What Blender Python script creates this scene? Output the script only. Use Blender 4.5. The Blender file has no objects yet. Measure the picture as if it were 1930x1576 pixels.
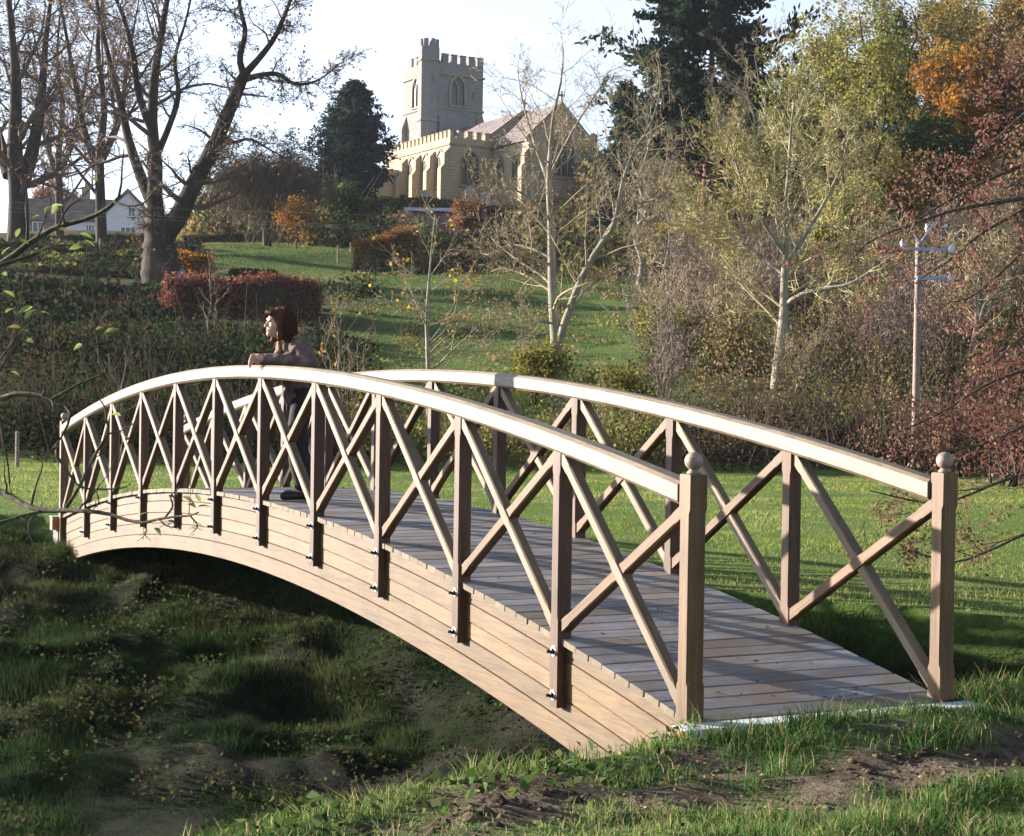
import bpy, math, random
import numpy as np
from mathutils import Matrix, Vector

random.seed(7)
RNG = np.random.default_rng(7)
SC = bpy.context.scene
COL = SC.collection

# ------------------------------------------------------------------ camera
CAM = np.array([6.819, -4.3339, 1.5035])
YAW, PIT, ROL, FPX = 2.678114, -0.0100887, 0.0155902, 3178.68
PW, PH = 1930.0, 1576.0
FW = np.array([math.cos(PIT) * math.cos(YAW), math.cos(PIT) * math.sin(YAW), math.sin(PIT)])
_r = np.array([math.sin(YAW), -math.cos(YAW), 0.0])
_u = np.cross(_r, FW)
RT = math.cos(ROL) * _r + math.sin(ROL) * _u
UP = -math.sin(ROL) * _r + math.cos(ROL) * _u
cam_data = bpy.data.cameras.new('camera')
cam_data.sensor_width = 36.0
cam_data.lens = 36.0 * FPX / PW
cam_data.clip_start = 0.05
cam_data.clip_end = 5000.0
cam = bpy.data.objects.new('camera', cam_data)
COL.objects.link(cam)
cam.matrix_world = Matrix(((RT[0], UP[0], -FW[0], CAM[0]), (RT[1], UP[1], -FW[1], CAM[1]),
                           (RT[2], UP[2], -FW[2], CAM[2]), (0, 0, 0, 1)))
SC.camera = cam

# ------------------------------------------------------------------ light
SUN_AZ, SUN_EL = math.radians(48), math.radians(13)      # light travels toward (+x,+y), azimuth from +y
TRAVEL = Vector((math.sin(SUN_AZ) * math.cos(SUN_EL), math.cos(SUN_AZ) * math.cos(SUN_EL), -math.sin(SUN_EL)))
world = bpy.data.worlds.new('World')
SC.world = world
world.use_nodes = True
wn, wl = world.node_tree.nodes, world.node_tree.links
bg = wn['Background']
sky = wn.new('ShaderNodeTexSky')
sky.sky_type = 'NISHITA'
sky.sun_disc = False
sky.sun_elevation = SUN_EL
sky.sun_rotation = math.atan2(-TRAVEL.x, -TRAVEL.y)
sky.air_density = 1.0
sky.dust_density = 1.2
sky.ozone_density = 1.5
# thin bright cloud and haze, thickest low in the sky, the same all round
wtc = wn.new('ShaderNodeTexCoord')
wmp = wn.new('ShaderNodeMapping'); wmp.inputs['Scale'].default_value = (1.0, 1.0, 2.6)
wnz = wn.new('ShaderNodeTexNoise'); wnz.inputs['Scale'].default_value = 2.1
wnz.inputs['Detail'].default_value = 7; wnz.inputs['Roughness'].default_value = .55
wrp = wn.new('ShaderNodeValToRGB')
wrp.color_ramp.elements[0].position = .38; wrp.color_ramp.elements[0].color = (.35, .35, .35, 1)
wrp.color_ramp.elements[1].position = .56; wrp.color_ramp.elements[1].color = (1, 1, 1, 1)
wsp = wn.new('ShaderNodeSeparateXYZ')
wel = wn.new('ShaderNodeMapRange'); wel.inputs['From Min'].default_value = .22; wel.inputs['From Max'].default_value = .75
wel.inputs['To Min'].default_value = 1; wel.inputs['To Max'].default_value = .08
wmu = wn.new('ShaderNodeMath'); wmu.operation = 'MULTIPLY'
wbw = wn.new('ShaderNodeRGBToBW')
wcl = wn.new('ShaderNodeMix'); wcl.data_type = 'RGBA'; wcl.blend_type = 'MULTIPLY'; wcl.inputs[0].default_value = 1
wcl.inputs[7].default_value = (1.5, 1.75, 2.2, 1)
wmx = wn.new('ShaderNodeMix'); wmx.data_type = 'RGBA'
wl.new(wtc.outputs['Generated'], wmp.inputs['Vector']); wl.new(wmp.outputs[0], wnz.inputs['Vector'])
wl.new(wtc.outputs['Generated'], wsp.inputs[0]); wl.new(wsp.outputs[2], wel.inputs['Value'])
wl.new(wnz.outputs[0], wrp.inputs[0]); wl.new(wrp.outputs[0], wmu.inputs[0]); wl.new(wel.outputs[0], wmu.inputs[1])
wl.new(wmu.outputs[0], wmx.inputs[0])
wl.new(sky.outputs[0], wbw.inputs[0]); wl.new(wbw.outputs[0], wcl.inputs[6])
wl.new(wcl.outputs[2], wmx.inputs[7])
wl.new(sky.outputs[0], wmx.inputs[6]); wl.new(wmx.outputs[2], bg.inputs['Color'])
bg.inputs['Strength'].default_value = 0.062
sun_data = bpy.data.lights.new('sun', 'SUN')
sun_data.energy = 5.0
sun_data.angle = math.radians(0.6)
sun_data.color = (1.0, 0.91, 0.79)
sun = bpy.data.objects.new('sun', sun_data)
COL.objects.link(sun)
sun.rotation_euler = TRAVEL.to_track_quat('-Z', 'Y').to_euler()
SC.view_settings.view_transform = 'Standard'
SC.view_settings.look = 'None'
SC.view_settings.exposure = 1.9
SC.view_settings.gamma = 1.0
SC.view_settings.use_curve_mapping = False
SC.render.engine = 'CYCLES'
SC.cycles.max_bounces = 6
SC.cycles.diffuse_bounces = 3
SC.cycles.transmission_bounces = 4
SC.cycles.transparent_max_bounces = 4
SC.cycles.use_denoising = True

# ------------------------------------------------------------------ helpers
FH = np.array([math.cos(YAW), math.sin(YAW)])
RH = np.array([math.sin(YAW), -math.cos(YAW)])

def world_pt(px, py, d):
    """point seen at photo pixel (px,py), d metres along the camera axis"""
    v = FW + RT * ((px - PW / 2) / FPX) - UP * ((py - PH / 2) / FPX)
    return CAM + v * d

def dl(x, y):
    dx, dy = np.asarray(x) - CAM[0], np.asarray(y) - CAM[1]
    return dx * FH[0] + dy * FH[1], dx * RH[0] + dy * RH[1]

def _hash(ix, iy, s):
    n = (ix.astype(np.int64) * 374761393 + iy.astype(np.int64) * 668265263 + s * 974634777) & 0xffffffff
    n = ((n ^ (n >> 13)) * 1274126177) & 0xffffffff
    n = n ^ (n >> 16)
    return (n & 0xffff) / 65535.0

def vnoise(x, y, s=0):
    x = np.asarray(x, float); y = np.asarray(y, float)
    ix, iy = np.floor(x), np.floor(y)
    fx, fy = x - ix, y - iy
    fx = fx * fx * (3 - 2 * fx); fy = fy * fy * (3 - 2 * fy)
    a, b = _hash(ix, iy, s), _hash(ix + 1, iy, s)
    c, d = _hash(ix, iy + 1, s), _hash(ix + 1, iy + 1, s)
    return (a * (1 - fx) + b * fx) * (1 - fy) + (c * (1 - fx) + d * fx) * fy

def fbm(x, y, s=0, o=3):
    t, a, n = 0, 1.0, 0
    for k in range(o):
        t = t + a * vnoise(x * 2 ** k, y * 2 ** k, s + k); n += a; a *= .5
    return t / n

def sstep(a, b, x):
    t = np.clip((x - a) / (b - a), 0, 1)
    return t * t * (3 - 2 * t)

YB = [-40, -6, -2, 1, 2.4, 4, 8, 40]
XB = [-12, -7.4, -6.5, -5.4, -3.6, -1.4, 3.2, 40]
YT = [-40, -4, -1.5, 0, 1.6, 2.6, 3.6, 5, 8, 40]
XT = [-22, -16.2, -15.9, -15.6, -13.2, -8.2, -4.9, -2.4, 1.2, 38]
YE = [-40, -6, -2.2, -.6, 0, 1.6, 2.2, 4, 8, 40]
XE = [12, 2.9, .85, .38, .08, -.25, -.15, 1.2, 6, 44]
HD = [-500, 38, 44, 50, 65, 85, 100, 118, 126, 138, 150, 160, 170, 200, 300, 600, 1500, 4000]
HZ = [0, 0, .6, 1.5, 4.0, 7.4, 9.8, 12.2, 12.9, 15.2, 18.6, 20.6, 21.3, 23.6, 27, 36, 45, 45]

def ground(x, y):
    x = np.asarray(x, float); y = np.asarray(y, float)
    d, l = dl(x, y)
    ratio = l / np.maximum(d, 20)
    fac = np.interp(ratio, [-.5, -.2, -.06, .06, .16, .3, .6], [.8, .82, 1, 1, 1.12, 1.3, 1.4])
    fac = np.where(ratio < 0, 1 + (fac - 1) * sstep(105, 165, d), fac)
    z = -.07 + np.interp(d, HD, HZ) * fac
    z = z + (fbm(x * .35, y * .35, 3) - .5) * .05 + (fbm(x * 1.7, y * 1.7, 5) - .5) * .025
    z = z + (fbm(x * .1, y * .1, 9) - .5) * 1.2 * sstep(42, 70, d)
    xb, xt, xe = np.interp(y, YB, XB), np.interp(y, YT, XT), np.interp(y, YE, XE)
    s1 = np.clip((x - xt) / np.maximum(xb - xt, .5), 0, 1)
    s2 = np.clip((xe - x) / np.maximum(xe - xb, .5), 0, 1)
    far = s1 + .035 * np.sin(s1 * 19 + (fbm(x * .5, y * .5, 21) - .5) * 5) * np.sin(np.pi * s1)
    far = far ** .72
    near = np.clip(s2 * 2.0, 0, 1); near = near * (1.6 - .6 * near)
    dep = np.where(x < xb, far, near) * ((x > xt) & (x < xe))
    z = z - 1.62 * dep
    tus = (fbm(x * 1.15, y * 1.15, 31, 3) - .5) * .42 + (fbm(x * 3.1, y * 3.1, 33, 2) - .5) * .14
    nb_ = (d > 4) & (d < 10.5) & (x > xe - .3)
    z = z + nb_ * ((fbm(x * 2.6, y * 2.6, 61) - .5) * .11 + (fbm(x * 8, y * 8, 63, 2) - .5) * .045) * sstep(.2, .8, np.abs(x - .1) + np.maximum(-y - .2, 0) + np.maximum(y - 1.7, 0))
    z = z + .085 * np.exp(-((x - .50) / .26) ** 2) * sstep(.15, .55, y) * sstep(1.75, 1.15, y)
    z = z + tus * np.clip(dep * 3, 0, 1) * (1 - .75 * sstep(.9, 1, dep))
    return z

def zone_dep(x, y):
    xb, xt, xe = np.interp(y, YB, XB), np.interp(y, YT, XT), np.interp(y, YE, XE)
    s1 = np.clip((x - xt) / np.maximum(xb - xt, .5), 0, 1)
    s2 = np.clip((xe - x) / np.maximum(xe - xb, .5), 0, 1)
    return np.where(x < xb, s1, np.clip(s2 * 2, 0, 1)) * ((x > xt) & (x < xe))

def mudness(x, y):
    """bare earth: stream bed, ledges in the bank, worn patch on the near bank"""
    dep = zone_dep(x, y)
    bed = sstep(.80, .98, dep) * sstep(.44, .58, fbm(x * .9, y * .9, 41)) * sstep(-1.3, .2, y)
    ledge = sstep(.1, .3, dep) * sstep(.66, .74, fbm(x * .55, y * 1.1, 43)) * .6
    d, l = dl(x, y)
    n = fbm(x * 1.6, y * 1.6, 45)
    px = l / np.maximum(d, .5) * FPX + PW / 2
    dc = np.interp(px, [300, 800, 1500, 2000], [6.05, 6.4, 7.05, 7.6])
    patch = np.exp(-((d - dc + (n - .5) * .9) / .60) ** 2) * sstep(450, 900, px)
    patch = sstep(.30, .75, patch * .75 + (fbm(x * 3.5, y * 3.5, 47) - .5) * 1.1 + .06) * (d < 11) * (d > 4)
    return np.clip(np.maximum(np.maximum(bed, ledge), patch), 0, 1)

def place(px, d, py=600):
    p = world_pt(px, py, d)
    return np.array([p[0], p[1], float(ground(p[0], p[1]))])

def mesh_np(name, V, faces, cols=None, smooth=False):
    me = bpy.data.meshes.new(name)
    V = np.ascontiguousarray(V, dtype=np.float32)
    me.vertices.add(len(V)); me.vertices.foreach_set('co', V.ravel())
    faces = [np.asarray(f, dtype=np.int32) for f in faces if len(f)]
    li = np.concatenate([f.ravel() for f in faces])
    st, o = [], 0
    for f in faces:
        st.append(o + np.arange(len(f)) * f.shape[1]); o += f.size
    st = np.concatenate(st).astype(np.int32)
    me.loops.add(len(li)); me.loops.foreach_set('vertex_index', li)
    me.polygons.add(len(st)); me.polygons.foreach_set('loop_start', st)
    if smooth:
        me.polygons.foreach_set('use_smooth', np.ones(len(st), bool))
    me.update(calc_edges=True)
    if cols is not None:
        c = np.ones((len(V), 4), np.float32); c[:, :3] = cols
        a = me.attributes.new('Col', 'FLOAT_COLOR', 'POINT')
        a.data.foreach_set('color', c.ravel())
    return me

class MB:
    """collects shapes for one mesh"""
    def __init__(self): self.V, self.F, self.n = [], [], 0
    def add(self, V, faces):
        V = np.asarray(V, float)
        self.V.append(V)
        for f in faces: self.F.append([i + self.n for i in f])
        self.n += len(V)
        return self
    def box(self, lo, hi):
        x0, y0, z0 = lo; x1, y1, z1 = hi
        return self.add([(x0, y0, z0), (x1, y0, z0), (x1, y1, z0), (x0, y1, z0), (x0, y0, z1), (x1, y0, z1), (x1, y1, z1), (x0, y1, z1)],
                        [(0, 3, 2, 1), (4, 5, 6, 7), (0, 1, 5, 4), (1, 2, 6, 5), (2, 3, 7, 6), (3, 0, 4, 7)])
    def prism(self, poly, axis, a, b):
        """extrude a 2-D polygon; axis 0: poly=(y,z) along x; 1: poly=(x,z) along y; 2: poly=(x,y) along z"""
        n = len(poly); V = []
        for t in (a, b):
            for p in poly:
                V.append({0: (t, p[0], p[1]), 1: (p[0], t, p[1]), 2: (p[0], p[1], t)}[axis])
        F = [tuple(range(n))[::-1], tuple(range(n, 2 * n))] + [(i, (i + 1) % n, n + (i + 1) % n, n + i) for i in range(n)]
        return self.add(V, F)
    def ring(self, outer, inner, axis, a, b):
        n = len(outer)
        V = []
        for poly in (outer, inner):
            for t in (a, b):
                for p in poly:
                    V.append({0: (t, p[0], p[1]), 1: (p[0], t, p[1])}[axis])
        F = []
        for i in range(n - 1):
            j = i + 1
            oa, ob, ia, ib = 0, n, 2 * n, 3 * n
            F += [(oa + i, oa + j, ia + j, ia + i), (ob + i, ib + i, ib + j, ob + j), (oa + i, ob + i, ob + j, oa + j), (ia + i, ia + j, ib + j, ib + i)]
        return self.add(V, F)
    def tube(self, pts, rad, n=8):
        pts = np.asarray(pts, float); K = len(pts)
        V, F = tubes(pts[None], np.broadcast_to(np.asarray(rad, float), (K,))[None], n)
        f = [tuple(q) for q in F]
        f += [tuple(range(n))[::-1], tuple(range((K - 1) * n, K * n))]
        return self.add(V, f)
    def lathe(self, prof, n=16, c=(0, 0, 0), axis=2):
        V = []
        for r, h in prof:
            for k in range(n):
                a = 2 * math.pi * k / n
                q = (r * math.cos(a), r * math.sin(a), h)
                if axis == 1: q = (q[0], q[2], q[1])
                V.append((q[0] + c[0], q[1] + c[1], q[2] + c[2]))
        m = len(prof)
        F = [(i * n + k, i * n + (k + 1) % n, (i + 1) * n + (k + 1) % n, (i + 1) * n + k) for i in range(m - 1) for k in range(n)]
        F += [tuple(range(n))[::-1], tuple(range((m - 1) * n, m * n))]
        return self.add(V, F)
    def mesh(self, name, smooth=False):
        me = bpy.data.meshes.new(name)
        me.from_pydata([tuple(v) for v in np.concatenate(self.V)], [], self.F)
        me.update()
        if smooth:
            me.polygons.foreach_set('use_smooth', np.ones(len(me.polygons), bool))
        return me
    def build(self, name, mat, parent=None, smooth=False, loc=None):
        return obj(name, self.mesh(name, smooth), mat, parent, loc)

def obj(name, me, mat=None, parent=None, loc=None, mw=None):
    o = bpy.data.objects.new(name, me)
    COL.objects.link(o)
    if mat is not None and me is not None and not me.materials:
        for m in (mat if isinstance(mat, (list, tuple)) else [mat]): me.materials.append(m)
    if parent is not None: o.parent = parent
    if loc is not None: o.location = tuple(float(v) for v in loc)
    if mw is not None: o.matrix_local = mw
    return o

def tag(o, label, cat, group=None, kind=None):
    o['label'] = label; o['category'] = cat
    if group: o['group'] = group
    if kind: o['kind'] = kind
    return o

def thing(name, label, cat, loc=(0, 0, 0), rz=0.0, group=None):
    o = bpy.data.objects.new(name, None)
    o.empty_display_size = .3
    COL.objects.link(o)
    o.location = tuple(float(v) for v in loc); o.rotation_euler = (0, 0, rz)
    return tag(o, label, cat, group)

def tubes(P, R, n=6):
    """P (B,K,3), R (B,K) -> verts, quads (n=2: flat slivers for sub-pixel twigs)"""
    P = np.asarray(P, float); R = np.asarray(R, float)
    B, K, _ = P.shape
    if n == 2:
        D = P[:, -1] - P[:, 0]; ph = np.arange(B) * 2.399
        rv = np.stack([np.cos(ph), np.sin(ph), .6 * np.sin(ph * 1.7)], 1)
        S_ = np.cross(D, rv); S_ /= np.linalg.norm(S_, axis=1, keepdims=True) + 1e-9
        off = S_[:, None] * (R * 1.3)[..., None]
        V = np.stack([P - off, P + off], 2)
        idx = np.arange(B * K * 2).reshape(B, K, 2)
        q = np.stack([idx[:, :-1, 0], idx[:, :-1, 1], idx[:, 1:, 1], idx[:, 1:, 0]], -1).reshape(-1, 4)
        return V.reshape(-1, 3), q
    T = np.gradient(P, axis=1) if K > 2 else np.repeat((P[:, 1:] - P[:, :1]), 2, axis=1)
    T /= np.linalg.norm(T, axis=2, keepdims=True) + 1e-12
    m = np.mean(T, axis=1, keepdims=True)
    ref = np.where(np.abs(m[..., 2:3]) > .8, np.array([1., 0, 0]), np.array([0, 0, 1.]))
    N = np.cross(T, np.broadcast_to(ref, T.shape)); N /= np.linalg.norm(N, axis=2, keepdims=True) + 1e-12
    Bn = np.cross(T, N)
    a = np.arange(n) * 2 * np.pi / n
    V = P[:, :, None] + R[:, :, None, None] * (np.cos(a)[None, None, :, None] * N[:, :, None] + np.sin(a)[None, None, :, None] * Bn[:, :, None])
    idx = np.arange(B * K * n).reshape(B, K, n)
    q = np.stack([idx[:, :-1], np.roll(idx, -1, 2)[:, :-1], np.roll(idx, -1, 2)[:, 1:], idx[:, 1:]], -1).reshape(-1, 4)
    return V.reshape(-1, 3), q

# ------------------------------------------------------------------ materials
def newmat(name):
    m = bpy.data.materials.new(name); m.use_nodes = True
    nt = m.node_tree
    return m, nt.nodes, nt.links, nt.nodes['Principled BSDF']

def noise_node(N, L, vec, scale, detail=4, rough=.55, dist=0.0):
    n = N.new('ShaderNodeTexNoise')
    n.inputs['Scale'].default_value = scale; n.inputs['Detail'].default_value = detail
    n.inputs['Roughness'].default_value = rough; n.inputs['Distortion'].default_value = dist
    if vec is not None: L.new(vec, n.inputs['Vector'])
    return n

def ramp(N, L, fac, stops):
    r = N.new('ShaderNodeValToRGB')
    e = r.color_ramp.elements
    while len(e) < len(stops): e.new(.5)
    for k, (p, c) in enumerate(stops):
        e[k].position = p; e[k].color = (*c, 1)
    L.new(fac, r.inputs[0])
    return r

def mixc(N, L, fac, a, b, mode='MIX'):
    m = N.new('ShaderNodeMix'); m.data_type = 'RGBA'; m.blend_type = mode
    if isinstance(fac, (int, float)): m.inputs[0].default_value = fac
    else: L.new(fac, m.inputs[0])
    for v, s in ((a, 6), (b, 7)):
        if isinstance(v, tuple): m.inputs[s].default_value = (*v, 1)
        else: L.new(v, m.inputs[s])
    return m.outputs[2]

def wood(name, c0, c1, c2, rough=.6, vary=.25, blotch=None, bump=.25, spec=.35):
    m, N, L, P = newmat(name)
    tc = N.new('ShaderNodeTexCoord'); oi = N.new('ShaderNodeObjectInfo')
    sc = N.new('ShaderNodeVectorMath'); sc.operation = 'SCALE'; sc.inputs[0].default_value = (37., 19., 53.)
    L.new(oi.outputs['Random'], sc.inputs['Scale'])
    ad = N.new('ShaderNodeVectorMath'); ad.operation = 'ADD'
    L.new(tc.outputs['Object'], ad.inputs[0]); L.new(sc.outputs[0], ad.inputs[1])
    mp = N.new('ShaderNodeMapping'); mp.inputs['Scale'].default_value = (1.1, 16, 16)
    L.new(ad.outputs[0], mp.inputs['Vector'])
    n1 = noise_node(N, L, mp.outputs[0], 1.6, 5, .6, .8)
    mp2 = N.new('ShaderNodeMapping'); mp2.inputs['Scale'].default_value = (3, 90, 90)
    L.new(ad.outputs[0], mp2.inputs['Vector'])
    n2 = noise_node(N, L, mp2.outputs[0], 1.5, 3, .6)
    col = ramp(N, L, n1.outputs[0], [(.3, c0), (.5, c1), (.72, c2)]).outputs[0]
    g = ramp(N, L, n2.outputs[0], [(.3, (.72, .72, .72)), (.7, (1.1, 1.1, 1.1))]).outputs[0]
    col = mixc(N, L, .55, col, g, 'MULTIPLY')
    mp3 = N.new('ShaderNodeMapping'); mp3.inputs['Scale'].default_value = (2.2, 22, 22)
    L.new(ad.outputs[0], mp3.inputs['Vector'])
    n4 = noise_node(N, L, mp3.outputs[0], 1.3, 6, .7, 1.2)
    col = mixc(N, L, .9, col, ramp(N, L, n4.outputs[0], [(.54, (1, 1, 1)), (.66, (.62, .58, .55))]).outputs[0], 'MULTIPLY')
    n5 = noise_node(N, L, ad.outputs[0], 2.3, 5, .65)
    col = mixc(N, L, .9, col, ramp(N, L, n5.outputs[0], [(.35, (.74, .73, .74)), (.62, (1.08, 1.06, 1.04))]).outputs[0], 'MULTIPLY')
    if blotch:
        n3 = noise_node(N, L, ad.outputs[0], 1.7, 4, .6)
        f = ramp(N, L, n3.outputs[0], [(.47, (0, 0, 0)), (.62, (1, 1, 1))])
        col = mixc(N, L, f.outputs[0], col, blotch)
    mr = N.new('ShaderNodeMapRange')
    mr.inputs['To Min'].default_value = 1 - vary; mr.inputs['To Max'].default_value = 1 + vary
    L.new(oi.outputs['Random'], mr.inputs['Value'])
    hs = N.new('ShaderNodeHueSaturation'); L.new(col, hs.inputs['Color']); L.new(mr.outputs[0], hs.inputs['Value'])
    L.new(hs.outputs[0], P.inputs['Base Color'])
    P.inputs['Roughness'].default_value = rough
    P.inputs['Specular IOR Level'].default_value = spec
    bp = N.new('ShaderNodeBump'); bp.inputs['Strength'].default_value = bump; bp.inputs['Distance'].default_value = .004
    L.new(n2.outputs[0], bp.inputs['Height']); L.new(bp.outputs[0], P.inputs['Normal'])
    return m

def leafmat(name, trans=.35, rough=.6):
    m, N, L, P = newmat(name)
    at = N.new('ShaderNodeAttribute'); at.attribute_name = 'Col'
    N.remove(P)
    df = N.new('ShaderNodeBsdfDiffuse'); tr = N.new('ShaderNodeBsdfTranslucent'); mx = N.new('ShaderNodeMixShader')
    mx.inputs[0].default_value = trans
    L.new(at.outputs['Color'], df.inputs['Color']); L.new(at.outputs['Color'], tr.inputs['Color'])
    L.new(df.outputs[0], mx.inputs[1]); L.new(tr.outputs[0], mx.inputs[2])
    L.new(mx.outputs[0], N['Material Output'].inputs['Surface'])
    return m

def bark(name, c0, c1, c2, scale=3.0):
    m, N, L, P = newmat(name)
    tc = N.new('ShaderNodeTexCoord')
    mp = N.new('ShaderNodeMapping'); mp.inputs['Scale'].default_value = (1, 1, .3)
    L.new(tc.outputs['Object'], mp.inputs['Vector'])
    n1 = noise_node(N, L, mp.outputs[0], scale, 6, .65)
    L.new(ramp(N, L, n1.outputs[0], [(.3, c0), (.5, c1), (.68, c2)]).outputs[0], P.inputs['Base Color'])
    P.inputs['Roughness'].default_value = .9; P.inputs['Specular IOR Level'].default_value = .15
    n2 = noise_node(N, L, mp.outputs[0], scale * 5, 5, .7)
    bp = N.new('ShaderNodeBump'); bp.inputs['Strength'].default_value = .7; bp.inputs['Distance'].default_value = .05
    L.new(n2.outputs[0], bp.inputs['Height']); L.new(bp.outputs[0], P.inputs['Normal'])
    return m

def plain(name, c, rough=.6, metal=0.0, var=.12, scale=6.0, spec=.4):
    m, N, L, P = newmat(name)
    tc = N.new('ShaderNodeTexCoord')
    n1 = noise_node(N, L, tc.outputs['Object'], scale, 5, .6)
    a = tuple(v * (1 - var) for v in c); b = tuple(min(1, v * (1 + var)) for v in c)
    L.new(ramp(N, L, n1.outputs[0], [(.3, a), (.7, b)]).outputs[0], P.inputs['Base Color'])
    P.inputs['Roughness'].default_value = rough; P.inputs['Metallic'].default_value = metal
    P.inputs['Specular IOR Level'].default_value = spec
    return m

def masonry(name, c0, c1, c2, bw=.55, bh=.28, mortar=(.2, .17, .13)):
    m, N, L, P = newmat(name)
    tc = N.new('ShaderNodeTexCoord')
    sp = N.new('ShaderNodeSeparateXYZ'); L.new(tc.outputs['Object'], sp.inputs[0])
    ad = N.new('ShaderNodeMath'); L.new(sp.outputs[0], ad.inputs[0]); L.new(sp.outputs[1], ad.inputs[1])
    cb = N.new('ShaderNodeCombineXYZ'); L.new(ad.outputs[0], cb.inputs[0]); L.new(sp.outputs[2], cb.inputs[1])
    br = N.new('ShaderNodeTexBrick'); L.new(cb.outputs[0], br.inputs['Vector'])
    br.inputs['Scale'].default_value = 1.0; br.inputs['Brick Width'].default_value = bw; br.inputs['Row Height'].default_value = bh
    br.inputs['Mortar Size'].default_value = .018; br.inputs['Color1'].default_value = (*c0, 1); br.inputs['Color2'].default_value = (*c1, 1)
    br.inputs['Mortar'].default_value = (*mortar, 1)
    n1 = noise_node(N, L, tc.outputs['Object'], .7, 6, .65)
    f = ramp(N, L, n1.outputs[0], [(.38, (0, 0, 0)), (.66, (1, 1, 1))])
    col = mixc(N, L, f.outputs[0], br.outputs[0], c2)
    n2 = noise_node(N, L, tc.outputs['Object'], 5, 5, .7)
    g = ramp(N, L, n2.outputs[0], [(.3, (.72, .72, .72)), (.7, (1.12, 1.12, 1.12))]).outputs[0]
    col = mixc(N, L, .8, col, g, 'MULTIPLY')
    L.new(col, P.inputs['Base Color']); P.inputs['Roughness'].default_value = .92; P.inputs['Specular IOR Level'].default_value = .15
    return m

M_RAIL = wood('pale_iroko_rail', (0.166, 0.123, 0.080), (0.210, 0.163, 0.111), (0.239, 0.193, 0.138), .5, .05)
M_FASCIA = wood('honey_girder_board', (0.097, 0.052, 0.018), (0.133, 0.078, 0.030), (0.158, 0.101, 0.046), .55, .24)
M_POST = wood('red_brown_post', (0.057, 0.028, 0.015), (0.087, 0.044, 0.025), (0.120, 0.066, 0.039), .6, .18)
M_NEWEL = wood('brown_newel', (0.089, 0.044, 0.015), (0.127, 0.069, 0.027), (0.161, 0.093, 0.040), .55, .08)
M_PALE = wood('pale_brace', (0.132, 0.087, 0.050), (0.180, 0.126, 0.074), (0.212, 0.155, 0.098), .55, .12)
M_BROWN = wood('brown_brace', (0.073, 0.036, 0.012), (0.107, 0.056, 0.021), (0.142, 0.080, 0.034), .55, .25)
M_DECK = wood('weathered_deck', (0.163, 0.153, 0.158), (0.232, 0.217, 0.225), (0.310, 0.291, 0.287), .6, .26, (0.189, 0.145, 0.110), .35)
M_END = wood('deck_end_grain', (0.104, 0.073, 0.039), (0.140, 0.104, 0.060), (0.177, 0.135, 0.083), .7, .2)
M_FINIAL = wood('weathered_finial', (0.196, 0.133, 0.091), (0.280, 0.210, 0.168), (0.350, 0.294, 0.252), .5, .08)
M_STEEL = plain('galvanised_steel', (.55, .56, .58), .35, .8, .15, 40)
M_IRON = plain('black_bolt', (.02, .02, .022), .45, .6, .1, 40)
M_WHITE = plain('white_capping', (0.585, 0.593, 0.600), .55, 0, .06, 8)
M_LEAF = leafmat('leaf', .46)
M_GRASS = leafmat('grass_blade', .42)
M_LITTER = leafmat('litter', .12)
M_BARK_PALE = bark('pale_ash_bark', (0.108, 0.099, 0.075), (0.237, 0.216, 0.168), (0.389, 0.357, 0.280), 3.5)
M_TWIG_PALE = plain('pale_twig', (0.281, 0.220, 0.135), .8, 0, .2, 1.5, .2)
M_TWIG_OLIVE = plain('olive_twig', (.36, .31, .165), .8, 0, .2, 1.5, .2)
M_TWIG_BROWN = plain('brown_twig', (0.119, 0.081, 0.060), .85, 0, .25, 1.5, .2)
M_TWIG_MAUVE = plain('mauve_twig', (.19, .135, .12), .85, 0, .25, 1.5, .2)
M_TWIG_RED = plain('wine_red_twig', (.15, .055, .05), .8, 0, .25, 1.5, .2)
M_BARK_DARK = bark('dark_chestnut_bark', (0.016, 0.013, 0.011), (0.040, 0.030, 0.023), (0.081, 0.059, 0.043), 1.6)
M_BARK_PINE = bark('red_pine_bark', (.08, .04, .025), (.17, .085, .05), (.26, .14, .08), 2.0)
M_BARK_NEAR = bark('apple_bark', (.04, .034, .026), (.10, .085, .06), (.20, .18, .13), 30)

# ------------------------------------------------------------------ ground
def stations(spec):
    out = []
    for a, b, s in spec:
        out.append(np.arange(a, b, s))
    return np.unique(np.round(np.concatenate(out), 4))
gx = stations([(-3000, -320, 170), (-320, -170, 7), (-170, -16.5, 2.3), (-16.5, -.6, .11), (-.6, 3.4, .075), (3.4, 6.2, .11), (6.2, 20, .8), (20, 120, 12), (120, 1501, 230)])
gy = stations([(-1500, -160, 220), (-160, -50, 9), (-50, -6, 2.0), (-6, -3.8, .11), (-3.8, 3.2, .075), (3.2, 8.5, .11), (8.5, 130, 2.3), (130, 300, 9), (300, 2001, 170)])
GX, GY = np.meshgrid(gx, gy, indexing='ij')
GZ = ground(GX, GY)
nx_, ny_ = GX.shape
gi = np.arange(nx_ * ny_).reshape(nx_, ny_)
gq = np.stack([gi[:-1, :-1], gi[1:, :-1], gi[1:, 1:], gi[:-1, 1:]], -1).reshape(-1, 4)
gme = mesh_np('ground', np.stack([GX, GY, GZ], -1).reshape(-1, 3), [gq], smooth=True)
gd, gl = dl(GX, GY)
a = gme.attributes.new('mud', 'FLOAT', 'POINT'); a.data.foreach_set('value', mudness(GX, GY).ravel().astype(np.float32))
a = gme.attributes.new('damp_shade', 'FLOAT', 'POINT'); a.data.foreach_set('value', np.clip(zone_dep(GX, GY) * 6, 0, 1).ravel().astype(np.float32))  # ditch mask: shade put into the ground colour, along with damp soil
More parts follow.
